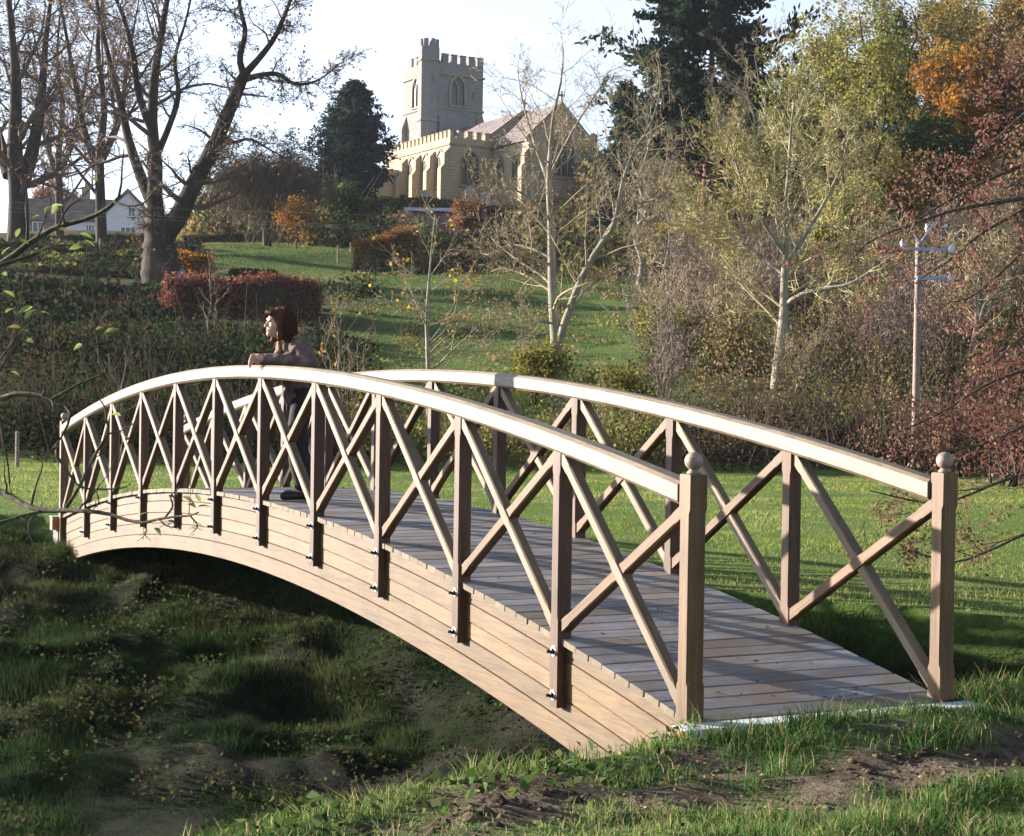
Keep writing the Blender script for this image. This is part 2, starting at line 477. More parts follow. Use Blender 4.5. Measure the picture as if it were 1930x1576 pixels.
scrub = sstep(40, 44, gd) * (1 - sstep(.0, .01, ((gl / np.maximum(gd, 1) > -.10) & (gl / np.maximum(gd, 1) < .11) & (gd > 43) & (gd < 92)).astype(float)))
scrub = scrub * (1 - ((gl / np.maximum(gd, 1) > -.19) & (gl / np.maximum(gd, 1) < -.07) & (gd > 86) & (gd < 122)))
a = gme.attributes.new('scrub', 'FLOAT', 'POINT'); a.data.foreach_set('value', scrub.ravel().astype(np.float32))
m, N, L, P = newmat('ground_turf')
tc = N.new('ShaderNodeTexCoord')
am = N.new('ShaderNodeAttribute'); am.attribute_name = 'mud'
asb = N.new('ShaderNodeAttribute'); asb.attribute_name = 'scrub'
n1 = noise_node(N, L, tc.outputs['Object'], .8, 6, .65); n2 = noise_node(N, L, tc.outputs['Object'], 14, 5, .7)
n3 = noise_node(N, L, tc.outputs['Object'], 45, 4, .7)
turf = ramp(N, L, n1.outputs[0], [(.3, (.085, .145, .034)), (.5, (.115, .18, .044)), (.7, (.155, .205, .06))]).outputs[0]
a_shade = N.new('ShaderNodeAttribute'); a_shade.attribute_name = 'damp_shade'
turf = mixc(N, L, a_shade.outputs['Fac'], turf, ramp(N, L, n1.outputs[0], [(.35, (.010, .013, .006)), (.65, (.026, .032, .012))]).outputs[0])  # near-black turf, the ditch's shade painted into its colour
turf = mixc(N, L, .8, turf, ramp(N, L, n2.outputs[0], [(.3, (.5, .5, .5)), (.7, (1.2, 1.2, 1.1))]).outputs[0], 'MULTIPLY')
soil = ramp(N, L, n2.outputs[0], [(.3, (.07, .052, .037)), (.55, (.155, .118, .085)), (.75, (.26, .205, .15))]).outputs[0]
soil = mixc(N, L, a_shade.outputs['Fac'], soil, ramp(N, L, n2.outputs[0], [(.3, (.018, .014, .012)), (.7, (.065, .052, .046))]).outputs[0])  # damp soil, darkened further to stand for the ditch's shade
scr = ramp(N, L, n1.outputs[0], [(.35, (.030, .034, .012)), (.5, (.06, .045, .02)), (.7, (.075, .068, .022))]).outputs[0]
col = mixc(N, L, asb.outputs['Fac'], turf, scr)
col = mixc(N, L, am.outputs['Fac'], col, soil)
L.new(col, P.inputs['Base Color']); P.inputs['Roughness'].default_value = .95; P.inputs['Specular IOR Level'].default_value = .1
bp = N.new('ShaderNodeBump'); bp.inputs['Strength'].default_value = .9; bp.inputs['Distance'].default_value = .06
sm = N.new('ShaderNodeMath'); L.new(n2.outputs[0], sm.inputs[0]); L.new(n3.outputs[0], sm.inputs[1])
L.new(sm.outputs[0], bp.inputs['Height']); L.new(bp.outputs[0], P.inputs['Normal'])
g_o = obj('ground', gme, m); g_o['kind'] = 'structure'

# ------------------------------------------------------------------ bridge
BS, NB = 1.3, 11
LB = BS * NB
RISE_D, RISE_R, RISE_B = .6627, .6485, .6766
RAIL_B, POST_B, NEWEL_T = 1.011, -.388, 1.168
WID = 1.526
def para(x): return 1 - ((-np.asarray(x, float) - LB / 2) / (LB / 2)) ** 2
def deck_z(x): return RISE_D * para(x)
def rail_z(x): return RAIL_B + RISE_R * para(x)
bridge = thing('arched_footbridge', 'pale timber arched footbridge with cross-braced railings spanning the grassy ditch', 'footbridge', (0, 0, -.05))
BZ = .05  # children are given in world height; the empty sits at ground height

def octo(a, b, c):
    return [(-a + c, -b), (a - c, -b), (a, -b + c), (a, b - c), (a - c, b), (-a + c, b), (-a, b - c), (-a, -b + c)]

def timber_mesh(name, L_, wy, wz, ch=.004, stops=None, ends=False):
    """beam along local X, centred; stops: list of (t, chamfer)"""
    st = stops or [(-L_ / 2, ch), (L_ / 2, ch)]
    V, F = [], []
    for t, c in st:
        V += [(t, y, z) for y, z in octo(wy / 2, wz / 2, c)]
    n = len(st)
    for i in range(n - 1):
        F += [(i * 8 + k, (i + 1) * 8 + k, (i + 1) * 8 + (k + 1) % 8, i * 8 + (k + 1) % 8) for k in range(8)]
    F += [tuple(range(8)), tuple(range((n - 1) * 8, n * 8))[::-1]]
    me = bpy.data.meshes.new(name); me.from_pydata(V, [], F); me.update()
    if ends:
        me.polygons[len(F) - 1].material_index = 1; me.polygons[len(F) - 2].material_index = 1
    return me

def frame(o, xa, ya=None):
    x = Vector(xa).normalized(); y = Vector(ya or (0, 1, 0))
    y = (y - x * y.dot(x)).normalized(); z = x.cross(y)
    return Matrix(((x.x, y.x, z.x, o[0]), (x.y, y.y, z.y, o[1]), (x.z, y.z, z.z, o[2] + BZ), (0, 0, 0, 1)))

def curved(name, f_lo, f_hi, y0, y1, x0, x1, mat, ch=.006, n=72):
    V, F = [], []
    for i in range(n + 1):
        x = x0 + (x1 - x0) * i / n
        lo, hi = float(f_lo(x)), float(f_hi(x))
        a, b = (y1 - y0) / 2, (hi - lo) / 2
        V += [(x, (y0 + y1) / 2 + p, (lo + hi) / 2 + q + BZ) for p, q in octo(a, b, ch)]
    for i in range(n):
        F += [(i * 8 + k, i * 8 + (k + 1) % 8, (i + 1) * 8 + (k + 1) % 8, (i + 1) * 8 + k) for k in range(8)]
    F += [tuple(range(8))[::-1], tuple(range(n * 8, n * 8 + 8))]
    me = bpy.data.meshes.new(name); me.from_pydata(V, [], F); me.update()
    return obj(name, me, mat, bridge)

# girders: five laminated boards a side
lam = [.0, .085, .200, .305, .420, .555]
for side in (0, 1):
    for k in range(5):
        ya = .060 - (.010 if k == 4 else 0) - (.003 if k % 2 else 0); yb = .150
        if side: ya, yb = WID + .085 - yb, WID + .085 - ya
        t0, t1 = .036 + lam[k] + .0015, .036 + lam[k + 1] - .0015
        curved('girder_board', lambda x, t=t1: deck_z(x) - t, lambda x, t=t0: deck_z(x) - t, ya, yb, .035 - .002 * k, -LB - .035 + .002 * k, M_FASCIA, .004)
# deck planks
n_pl = 101
pitch = (LB + .10) / n_pl
plank_meshes = [timber_mesh('deck_plank', WID + .085 - 2 * .022, pitch - .010, .034, .004, ends=True) for _ in range(1)]
for i in range(n_pl):
    x = .05 - (i + .5) * pitch
    sl = -RISE_D * 2 * (-x - LB / 2) / (LB / 2) ** 2 * -1
    jit = random.uniform(-.004, .004)
    mw = frame((x, (WID + .085) / 2 + jit, float(deck_z(x)) - .017 + random.uniform(-.0015, .0015)), (0, 1, 0), (-1, 0, -sl))
    obj('deck_plank', plank_meshes[0], [M_DECK, M_END], bridge, mw=mw)
# handrails
for y0, y1 in ((-.012, .098), (WID - .012, WID + .098)):
    curved('handrail', lambda x: rail_z(x), lambda x: rail_z(x) + .112, y0, y1, -.045, -LB + .045, M_RAIL, .018, 90)
# posts
def post(i, side):
    x = -i * BS
    yc = .0425 if side == 0 else WID + .0425
    top = float(rail_z(x)) + .01
    bot = POST_B + RISE_B * float(para(x))
    Lp = top - bot
    dz = float(deck_z(x))
    sgn = -1 if side == 0 else 1
    st = [(-Lp / 2, .003), (dz - bot - Lp / 2 + .09, .003), (dz - bot - Lp / 2 + .115, .012), (Lp / 2 - .135, .012), (Lp / 2 - .11, .003), (Lp / 2, .003)]
    o = obj('post', timber_mesh('post', Lp, .085, .092, stops=st), M_POST, bridge, mw=frame((x, yc, (top + bot) / 2), (0, 0, 1)))
    for h in (.065, .305):
        yf = sgn * .0425
        loc_x = h - Lp / 2
        w = MB().lathe([(.0305, 0), (.0305, .004), (.012, .005)], 18)
        wo = obj('washer', w.mesh('washer'), M_STEEL, o)
        wo.matrix_local = Matrix.Translation((loc_x, yf, 0)) @ Matrix.Rotation(-sgn * math.pi / 2, 4, 'X')
        b = MB().lathe([(.016, 0), (.016, .014), (.009, .016), (.009, .036), (.007, .038)], 6)
        bo = obj('bolt', b.mesh('bolt'), M_IRON, o)
        bo.matrix_local = Matrix.Translation((loc_x, yf + sgn * .0045, 0)) @ Matrix.Rotation(-sgn * math.pi / 2, 4, 'X')
    return o
def newel(i, side):
    x = 0.012 if i == 0 else -LB - .012
    yc = .042 if side == 0 else WID + .052
    bot, top = (-.005 if i == 0 else -.32), NEWEL_T
    Lp = top - bot
    st = [(-Lp / 2, .003), (-Lp / 2 + .16 + (0 if i == 0 else .3), .003), (-Lp / 2 + .185 + (0 if i == 0 else .3), .014), (Lp / 2 - .19, .014), (Lp / 2 - .165, .003), (Lp / 2 - .006, .003), (Lp / 2, .010)]
    o = obj('newel_post', timber_mesh('newel_post', Lp, .096, .100, stops=st), M_NEWEL, bridge, mw=frame((x, yc, (top + bot) / 2), (0, 0, 1)))
    prof = [(.032, 0), (.034, .008), (.026, .016), (.021, .022)]
    r = .045
    prof += [(max(.003, r * math.sin(t)), .062 - r * math.cos(t)) for t in np.linspace(.5, math.pi - .02, 14)]
    f = MB().lathe(prof, 22)
    fo = obj('finial', f.mesh('finial', True), M_FINIAL, o)
    fo.matrix_local = Matrix.Translation((Lp / 2, 0, 0)) @ Matrix(((0, 0, 1, 0), (0, 1, 0, 0), (-1, 0, 0, 0), (0, 0, 0, 1)))
    return o
for side in (0, 1):
    for i in range(1, NB): post(i, side)
    newel(0, side); newel(NB, side)
# braces
for side in (0, 1):
    yb = .0425 if side == 0 else WID + .0425
    for i in range(NB):
        xr, xl = -i * BS - (.045 if i else .035), -(i + 1) * BS + (.045 if i < NB - 1 else .035)
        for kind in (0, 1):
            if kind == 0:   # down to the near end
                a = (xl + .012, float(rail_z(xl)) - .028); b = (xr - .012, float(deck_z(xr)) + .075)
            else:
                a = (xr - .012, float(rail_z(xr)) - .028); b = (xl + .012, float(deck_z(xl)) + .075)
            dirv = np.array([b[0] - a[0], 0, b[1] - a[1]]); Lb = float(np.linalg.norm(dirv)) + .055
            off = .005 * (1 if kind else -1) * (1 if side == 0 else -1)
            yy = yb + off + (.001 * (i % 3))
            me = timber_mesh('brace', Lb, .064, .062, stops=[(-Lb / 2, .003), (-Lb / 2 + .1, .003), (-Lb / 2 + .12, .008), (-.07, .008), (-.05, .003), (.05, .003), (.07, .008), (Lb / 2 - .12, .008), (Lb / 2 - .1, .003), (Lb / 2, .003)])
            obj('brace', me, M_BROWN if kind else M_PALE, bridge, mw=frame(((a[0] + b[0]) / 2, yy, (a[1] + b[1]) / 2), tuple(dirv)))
# sill beams under both ends, capped white
M_SILL = wood('orange_sill', (.38, .15, .05), (.48, .21, .08), (.55, .28, .12), .6, .05)
for xs in (.072, -LB - .20):
    s = obj('sill_beam', timber_mesh('sill_beam', WID + .25, .13, .16, .006), M_SILL, bridge, mw=frame((xs + .065, (WID + .085) / 2, -.103), (0, 1, 0), (-1, 0, 0)))
    c = MB()
    if xs > 0: c.box((-(WID + .27) / 2, -.072, .03), ((WID + .27) / 2, -.0665, .088))
    c.box((-(WID + .27) / 2, -.0664, .0815), ((WID + .27) / 2, .069, .0895))
    obj('white_capping', c.mesh('white_capping'), M_WHITE, s)
M_CONC = plain('bank_concrete', (.16, .15, .14), .9, 0, .25, 5)
for xs, sg in ((.02, 1), (-LB - .02, -1)):
    b = MB().box((min(xs, xs + sg * .3), -.02, -1.0 + BZ), (max(xs, xs + sg * .3), WID + .1, -.19 + BZ))
    obj('abutment', b.mesh('abutment'), M_CONC, bridge)

# ------------------------------------------------------------------ vegetation tools
def resample(pts, rad, K):
    pts = np.asarray(pts, float); rad = np.asarray(rad, float)
    s = np.concatenate([[0], np.cumsum(np.linalg.norm(np.diff(pts, axis=0), axis=1))]); s /= s[-1]
    t = np.linspace(0, 1, K)
    # smooth interpolation (Catmull-Rom through the given points)
    n = len(pts); out = np.zeros((K, 3))
    for k, tt in enumerate(t):
        i = min(max(np.searchsorted(s, tt) - 1, 0), n - 2)
        u = (tt - s[i]) / max(s[i + 1] - s[i], 1e-9)
        p0, p1, p2, p3 = pts[max(i - 1, 0)], pts[i], pts[i + 1], pts[min(i + 2, n - 1)]
        out[k] = .5 * (2 * p1 + (p2 - p0) * u + (2 * p0 - 5 * p1 + 4 * p2 - p3) * u * u + (3 * p1 - p0 - 3 * p2 + p3) * u ** 3)
    return out, np.interp(t, s, rad)

def branch(rng, P, R, n, t0, t1, ang, asd, ratio, up, wig, K, rr, rmin, taper=.85, lmin=0., shape=.5, bias=None):
    """children of the polylines P (B,K,3) with radii R (B,K)"""
    B, Kp, _ = P.shape
    b = np.repeat(np.arange(B), n)
    j = np.tile(np.arange(n), B)
    t = t0 + (t1 - t0) * (j + rng.random(B * n)) / n
    f = np.clip(t * (Kp - 1), 0, Kp - 1.001); i = f.astype(int); u = (f - i)[:, None]
    pos = P[b, i] * (1 - u) + P[b, i + 1] * u
    T = P[b, i + 1] - P[b, i]; T /= np.linalg.norm(T, axis=1, keepdims=True) + 1e-9
    r = R[b, i] * (1 - u[:, 0]) + R[b, i + 1] * u[:, 0]
    v = rng.normal(size=(B * n, 3))
    if bias is not None: v = v + np.asarray(bias)
    v -= T * np.sum(v * T, 1, keepdims=True); v /= np.linalg.norm(v, axis=1, keepdims=True) + 1e-9
    a = np.radians(rng.normal(ang, asd, B * n))[:, None]
    D = np.cos(a) * T + np.sin(a) * v
    plen = np.linalg.norm(np.diff(P, axis=1), axis=2).sum(1)[b]
    Ln = np.maximum(plen * ratio * (1 - shape * t) * rng.uniform(.65, 1.25, B * n), lmin)
    out = np.zeros((B * n, K, 3)); out[:, 0] = pos
    st = (Ln / (K - 1))[:, None]
    for k in range(1, K):
        D = D + rng.normal(size=D.shape) * wig
        D[:, 2] += up
        D /= np.linalg.norm(D, axis=1, keepdims=True) + 1e-9
        out[:, k] = out[:, k - 1] + D * st
    r0 = np.maximum(np.minimum(r * rr, Ln * .05), rmin)
    rad = r0[:, None] * (1 - taper * np.linspace(0, 1, K))[None]
    return out, np.maximum(rad, rmin * .55)

def leaf_quads(rng, pts, size, cols, vary=.25, flat=0., elong=1.0, direc=None, hue=.12):
    n = len(pts)
    if direc is None:
        D = rng.normal(size=(n, 3))
    else:
        D = direc + rng.normal(size=(n, 3)) * .45
    D[:, 2] *= (1 - flat)
    D /= np.linalg.norm(D, axis=1, keepdims=True) + 1e-9
    S = np.cross(D, rng.normal(size=(n, 3)) + np.array([0, 0, flat * 3])); S /= np.linalg.norm(S, axis=1, keepdims=True) + 1e-9
    Nn = np.cross(D, S)
    sz = (size * rng.uniform(.6, 1.35, n))[:, None]
    w = sz * .5 / elong ** .5
    l = sz * elong ** .5
    c = pts
    V = np.stack([c - D * l * .5, c + S * w + Nn * w * .35, c + D * l * .5, c - S * w + Nn * w * .35], 1).reshape(-1, 3)
    F = np.arange(4 * n).reshape(n, 4)
    cc = np.asarray(cols, float)
    if cc.ndim == 1: cc = np.repeat(cc[None], n, 0)
    elif len(cc) != n: cc = cc[rng.integers(0, len(cc), n)]
    cc = cc * rng.uniform(1 - vary, 1 + vary, (n, 1)) * (1 + rng.normal(size=(n, 3)) * hue * .5)
    return V, F, np.repeat(np.clip(cc, .003, .9), 4, 0)

def build_tree(name, label, cat, base, stems, levels, m_trunk, m_twig, seed, group=None, leaves=None, sides=(9, 6, 4, 3, 3), trunk_levels=1, Kst=22, gnarl=0.0):
    """stems: list of (pts, radii); levels: list of dicts for branch(); leaves: dict"""
    rng = np.random.default_rng(seed)
    root = thing(name, label, cat, base, 0, group)
    base = np.asarray(base, float)
    S = [resample(np.asarray(p, float) - base, r, Kst) for p, r in stems]
    P = np.stack([s[0] for s in S]); R = np.stack([s[1] for s in S])
    if gnarl: R = R * (1 + gnarl * rng.normal(size=R.shape))
    V, F = tubes(P, R, sides[0]); TV, TF, tn = [V], [F], len(V)
    CV, CF, cn = [], [], 0
    allp = []
    for k, lv in enumerate(levels):
        lv = dict(lv); keep = lv.pop('keep', None)
        P2, R2 = branch(rng, P, R, **lv)
        if keep is not None:
            msk = keep(P2 + base); P2, R2 = P2[msk], R2[msk]
        V, F = tubes(P2, R2, sides[min(k + 1, len(sides) - 1)])
        if k + 1 < trunk_levels: TV.append(V); TF.append(F + tn); tn += len(V)
        else: CV.append(V); CF.append(F + cn); cn += len(V)
        P, R = P2, R2
        allp.append(P)
    obj('trunk', mesh_np('trunk', np.concatenate(TV), [np.concatenate(TF)], smooth=True), m_trunk, root)
    crown = None
    if CV:
        crown = obj('crown', mesh_np('crown', np.concatenate(CV), [np.concatenate(CF)], smooth=False), m_twig, root)
    if leaves:
        Pl = allp[leaves.get('level', -1)]
        n = leaves['n']
        b = rng.integers(0, len(Pl), n); t = rng.random(n) ** leaves.get('tip', .6) * (Pl.shape[1] - 1.001); i = t.astype(int); u = (t - i)[:, None]
        pts = Pl[b, i] * (1 - u) + Pl[b, i + 1] * u + rng.normal(size=(n, 3)) * leaves.get('spread', .15)
        cols = np.asarray(leaves['cols'], float)
        cidx = (b * 7919) % len(cols) if leaves.get('byb', True) else rng.integers(0, len(cols), n)
        V, F, c = leaf_quads(rng, pts, leaves['size'], cols[cidx], elong=leaves.get('elong', 1.0), flat=leaves.get('flat', 0.), vary=leaves.get('vary', .3))
        obj('leaves', mesh_np('leaves', V, [F], c), M_LEAF, crown if crown is not None else root)
    return root

def px_stem(pl, d, r0, r1, dd=None):
    """stem through photo pixels at distance d (dd: extra depth per point)"""
    n = len(pl)
    dd = dd or [0] * n
    return [world_pt(x, y, d + e) for (x, y), e in zip(pl, dd)], list(np.linspace(r0, r1, n))

def up_stem(base, h, r, lean=(0, 0), rng=None, wob=.15, n=7, top=.15):
    p = [np.asarray(base, float) + np.array([0, 0, -.15])]
    for k in range(1, n):
        t = k / (n - 1)
        p.append(np.asarray(base) + np.array([lean[0] * t * h + (rng.normal() * wob if rng is not None else 0), lean[1] * t * h + (rng.normal() * wob if rng is not None else 0), h * t]))
    rr = [r * 1.35] + [r * (1 - (1 - top) * k / (n - 1)) for k in range(1, n)]
    return p, rr

# ------------------------------------------------------------------ church on the hill
M_STONE = masonry('honey_stone', (0.52, 0.4, 0.235), (0.44, 0.335, 0.2), (0.36, 0.3, 0.215), .6, .28)
M_STONE_G = masonry('grey_tower_stone', (0.280, 0.262, 0.234), (0.234, 0.226, 0.208), (0.195, 0.201, 0.212), .6, .3)
M_DRESS = plain('dressed_stone', (0.259, 0.217, 0.167), .9, 0, .15, 3, .2)
M_TILE = masonry('lilac_brown_tiles', (.20, .155, .15), (.16, .13, .128), (.22, .185, .18), .3, .22, (.10, .075, .07))
M_GLASS = plain('leaded_glass', (.02, .022, .028), .25, 0, .3, 4, .5)
CH_TH = math.radians(30)
e2 = -FH * math.cos(CH_TH) + RH * math.sin(CH_TH)
cpos = world_pt(983, 560, 166.0)
CHZ = 21.4
church = thing('parish_church', 'old stone parish church with battlemented tower standing on the hill', 'church', (cpos[0], cpos[1], CHZ), math.atan2(e2[1], e2[0]))
# local axes: +x east (towards the bridge), +y north, z up
def wall(name, lo, hi, mat=M_STONE):
    return MB().box(lo, hi).build(name, mat, church)
def gable_poly(hw, eave, ridge): return [(-hw, -3), (hw, -3), (hw, eave), (0, ridge), (-hw, eave)]
def arch(w, h, spring, n=7):
    """pointed arch outline, foot centre at (0,0)"""
    hw = w / 2; pts = [(-hw, 0), (-hw, spring)]
    rise = h - spring
    R_ = (hw * hw + rise * rise) / (2 * hw)
    cx = -hw + R_
    a0, a1 = math.pi, math.pi - math.atan2(rise, cx)
    for k in range(1, n + 1):
        a_ = a0 + (a1 - a0) * k / n
        pts.append((cx + R_ * math.cos(a_), spring + R_ * math.sin(a_)))
    return pts + [(-x, y) for x, y in pts[::-1][1:]]
def gothic(parent, cx, cz, w, h, face, axis, sign, lights=2, frame_w=.16, proud=.12):
    """pointed window on the plane (axis: 0 east face at x=face, 1 south/north face at y=face), sign: outward"""
    sp = h * .58
    inn = [(cx + x, cz + y) for x, y in arch(w, h, sp)]
    out = [(cx + x, cz - frame_w * .5 + y) for x, y in arch(w + 2 * frame_w, h + 1.6 * frame_w, sp + frame_w * .3)]
    a_, b_ = sorted((face - sign * .05, face + sign * proud))
    wdw = MB().ring(out, inn, axis, a_, b_).build('window', M_DRESS, parent)
    p0, p1 = sorted((face - sign * .02, face + sign * .012))
    MB().prism(inn, axis, p0, p1).build('pane', M_GLASS, wdw)
    m0, m1 = sorted((face + sign * .013, face + sign * proud * .75))
    mw = max(.07, w * .055)
    for k in range(1, lights):
        xx = cx - w / 2 + w * k / lights
        top = sp + (h - sp) * .55 if lights > 2 else sp + (h - sp) * .45
        bx = MB()
        if axis == 0: bx.box((m0, xx - mw / 2, cz), (m1, xx + mw / 2, cz + top))
        else: bx.box((xx - mw / 2, m0, cz), (xx + mw / 2, m1, cz + top))
        bx.build('mullion', M_DRESS, wdw)
    # Y tracery
    tr = MB()
    for s_ in (-1, 1):
        pts = [(cx, cz + sp * .92), (cx + s_ * w * .12, cz + sp + (h - sp) * .35), (cx + s_ * w * .27, cz + sp + (h - sp) * .62)]
        for q in range(2):
            (xa, za), (xb, zb) = pts[q], pts[q + 1]
            pol = [(xa - mw / 2, za), (xa + mw / 2, za), (xb + mw / 2, zb), (xb - mw / 2, zb)]
            tr.prism(pol, axis, m0 + .004 * (q + 1), m1 - .004 * (q + 1))
    tr.build('tracery', M_DRESS, wdw)
    # sill
    sl = MB()
    if axis == 0: sl.box((min(face, face + sign * .2), cx - w / 2 - .25, cz - .28), (max(face, face + sign * .2), cx + w / 2 + .25, cz - .1))
    else: sl.box((cx - w / 2 - .25, min(face, face + sign * .2), cz - .28), (cx + w / 2 + .25, max(face, face + sign * .2), cz - .1))
    sl.build('sill', M_DRESS, wdw)
    return wdw
def buttress(x0, x1, y0, y1, h, slope_axis, sgn, mat=M_STONE):
    """two-stage buttress projecting along slope_axis"""
    b = MB()
    if slope_axis == 1:
        yo, yi = (y0, y1) if sgn < 0 else (y1, y0)
        ym = yi + (yo - yi) * .62
        pol = [(yi, -3), (yo, -3), (yo, h * .52), (ym, h * .62), (ym, h * .86), (yi, h)]
        b.prism(pol, 0, x0, x1)
    else:
        xo, xi = (x1, x0) if sgn > 0 else (x0, x1)
        xm = xi + (xo - xi) * .62
        pol = [(xi, -3), (xo, -3), (xo, h * .52), (xm, h * .62), (xm, h * .86), (xi, h)]
        b.prism(pol, 1, y0, y1)
    return b.build('buttress', mat, church)
def crenel(x0, y0, x1, y1, z, n, w, t, h, mat, gapend=False):
    """merlons along a line"""
    v = np.array([x1 - x0, y1 - y0], float); Ln = np.linalg.norm(v); v /= Ln
    for k in range(n):
        c = (w / 2 + (Ln - w) * k / (n - 1))
        cx, cy = x0 + v[0] * c, y0 + v[1] * c
        hx, hy = abs(v[0]) * w / 2 + abs(v[1]) * t / 2, abs(v[1]) * w / 2 + abs(v[0]) * t / 2
        o = MB().box((cx - hx, cy - hy, z), (cx + hx, cy + hy, z + h)).build('merlon', mat, church)
        MB().box((cx - hx - .05, cy - hy - .05, z + h + .001), (cx + hx + .05, cy + hy + .05, z + h + .09)).build('coping', M_DRESS, o)
NL = 14.2
# nave
MB().prism(gable_poly(3.7, 5.6, 8.3), 0, -NL, 0).build('nave', M_STONE, church)
rf = MB()
for s_ in (-1, 1):
    rf.prism([(s_ * 3.95, 5.55), (s_ * 3.95, 5.75), (0, 8.62), (0, 8.36)][::s_], 0, -NL + .01, -.35)
rf.build('nave_roof', M_TILE, church)
MB().prism([(-3.9, 5.5), (-3.9, 5.95), (0, 8.85), (3.9, 5.95), (3.9, 5.5), (0, 8.2)], 0, -.32, .06).build('gable_coping', M_DRESS, church)
def cross(x, z):
    MB().box((x - .09, -.09, z), (x + .09, .09, z + 1.05)).box((x - .085, -.36, z + .55), (x + .085, .36, z + .74)).build('gable_cross', M_DRESS, church)
cross(-.1, 8.75)
# chancel
CL = 7.0
MB().prism(gable_poly(3.55, 4.75, 8.05), 0, .07, CL).build('chancel', M_STONE, church)
rf = MB()
for s_ in (-1, 1):
    rf.prism([(s_ * 3.85, 4.55), (s_ * 3.85, 4.78), (0, 8.36), (0, 8.1)][::s_], 0, .08, CL - .3)
rf.build('chancel_roof', M_TILE, church)
MB().prism([(-3.85, 4.4), (-3.85, 4.95), (0, 8.6), (3.85, 4.95), (3.85, 4.4), (0, 7.9)], 0, CL - .28, CL + .08).build('gable_coping', M_DRESS, church)
cross(CL - .1, 8.5)
gothic(church, 0, 1.5, 2.7, 4.0, CL, 0, 1, 4, .2)
for xx in (1.7, 4.6): gothic(church, xx, 1.4, 1.1, 2.3, -3.55, 1, -1, 2, .13)
buttress(CL - .7, CL - .02, -4.3, -3.5, 3.9, 1, -1)
buttress(CL + .01, CL + .8, -3.5, -2.9, 3.9, 0, 1)
buttress(CL + .01, CL + .8, 2.9, 3.5, 3.9, 0, 1)
MB().box((.09, -3.60, 4.05), (CL - .02, -3.552, 4.2)).build('string_course', M_DRESS, church)
# north vestry behind the gable
MB().box((1.5, 3.56, -3), (5.5, 7.2, 3.2)).build('vestry', M_STONE, church)
MB().prism([(3.57, 3.21), (7.5, 3.21), (7.5, 3.4), (3.57, 5.2)], 0, 1.3, 5.7).build('vestry_roof', M_TILE, church)
MB().box((1.9, 6.1, 3.22), (2.6, 6.9, 6.6)).build('chimney', M_STONE_G, church)
# south aisle with battlements
AY0, AY1, AX0, AX1, AH = -8.2, -3.71, -NL, -.02, 5.35
wall('south_aisle', (AX0, AY0, -3), (AX1, AY1, AH))
MB().box((AX0 - .1, AY0 - .12, AH - .75), (AX1 + .12, AY0 - .002, AH - .58)).build('string_course', M_DRESS, church)
MB().box((AX1 + .002, AY0 - .12, AH - .75), (AX1 + .12, AY1, AH - .58)).build('string_course', M_DRESS, church)
crenel(AX0, AY0 + .2, AX1, AY0 + .2, AH + .001, 17, .5, .38, .62, M_STONE)
crenel(AX1 - .2, AY0 + .95, AX1 - .2, AY1 - .1, AH + .001, 4, .55, .38, .62, M_STONE)
for k, xx in enumerate((-1.9, -5.0, -8.1)):
    gothic(church, xx, .9, 1.75, 3.35, AY0, 1, -1, 3, .15)
for xx in (-.72, -3.75, -6.85, -9.9):
    buttress(xx, xx + .68, AY0 - .95, AY0 + .02, 4.4, 1, -1)
gothic(church, -6.0, .9, 1.9, 3.3, AX1, 0, 1, 3, .15)
# porch
MB().box((-13.2, AY0 - 3.3, -3), (-10.2, AY0 - .01, 2.9)).build('porch', M_STONE, church)
MB().box((-13.35, AY0 - 3.45, 2.55), (-10.05, AY0 - .02, 2.72)).build('string_course', M_DRESS, church)
MB().prism([(x - 11.7, z) for x, z in arch(1.5, 2.3, 1.3)], 1, AY0 - 3.32, AY0 - 3.302).build('porch_doorway', M_GLASS, church)
MB().box((-13.3, AY0 - 3.4, 2.901), (-10.1, AY0 - 3.0, 3.25)).build('parapet', M_STONE, church)
MB().box((-10.5, AY0 - 2.99, 2.901), (-10.1, AY0 - .05, 3.25)).build('parapet', M_STONE, church)
# tower
TX1 = -NL - .02; TH2 = 3.15; TX0 = TX1 - 6.3; TH = 15.6
wall('tower', (TX0, -TH2, -3), (TX1, TH2, TH), M_STONE_G)
for zz, pr in ((TH - 1.35, .16), (10.7, .12), (5.6, .12)):
    MB().box((TX0 - pr, -TH2 - pr, zz), (TX1 + pr, TH2 + pr, zz + .2)).build('string_course', M_DRESS, church)
for (xa, ya, xb, yb) in ((TX1 - .22, -TH2 + 1.4, TX1 - .22, TH2), (TX0 + 1.1, -TH2 + .22, TX1 - .9, -TH2 + .22), (TX0 + .22, -TH2 + 1.1, TX0 + .22, TH2), (TX0 + 1.1, TH2 - .22, TX1 - 1.2, TH2 - .22)):
    crenel(xa, ya, xb, yb, TH + .001, 5 if xa == xb else 4, .72, .42, .85, M_STONE_G)
gothic(church, 0.05, 11.25, 1.55, 2.95, TX1, 0, 1, 2, .28, .2)
gothic(church, TX1 - 3.1, 11.25, 1.55, 2.95, -TH2, 1, -1, 2, .28, .2)
MB().box((TX1 + .003, 1.9, 11.9), (TX1 + .02, 2.12, 12.9)).build('slit_window', M_GLASS, church)
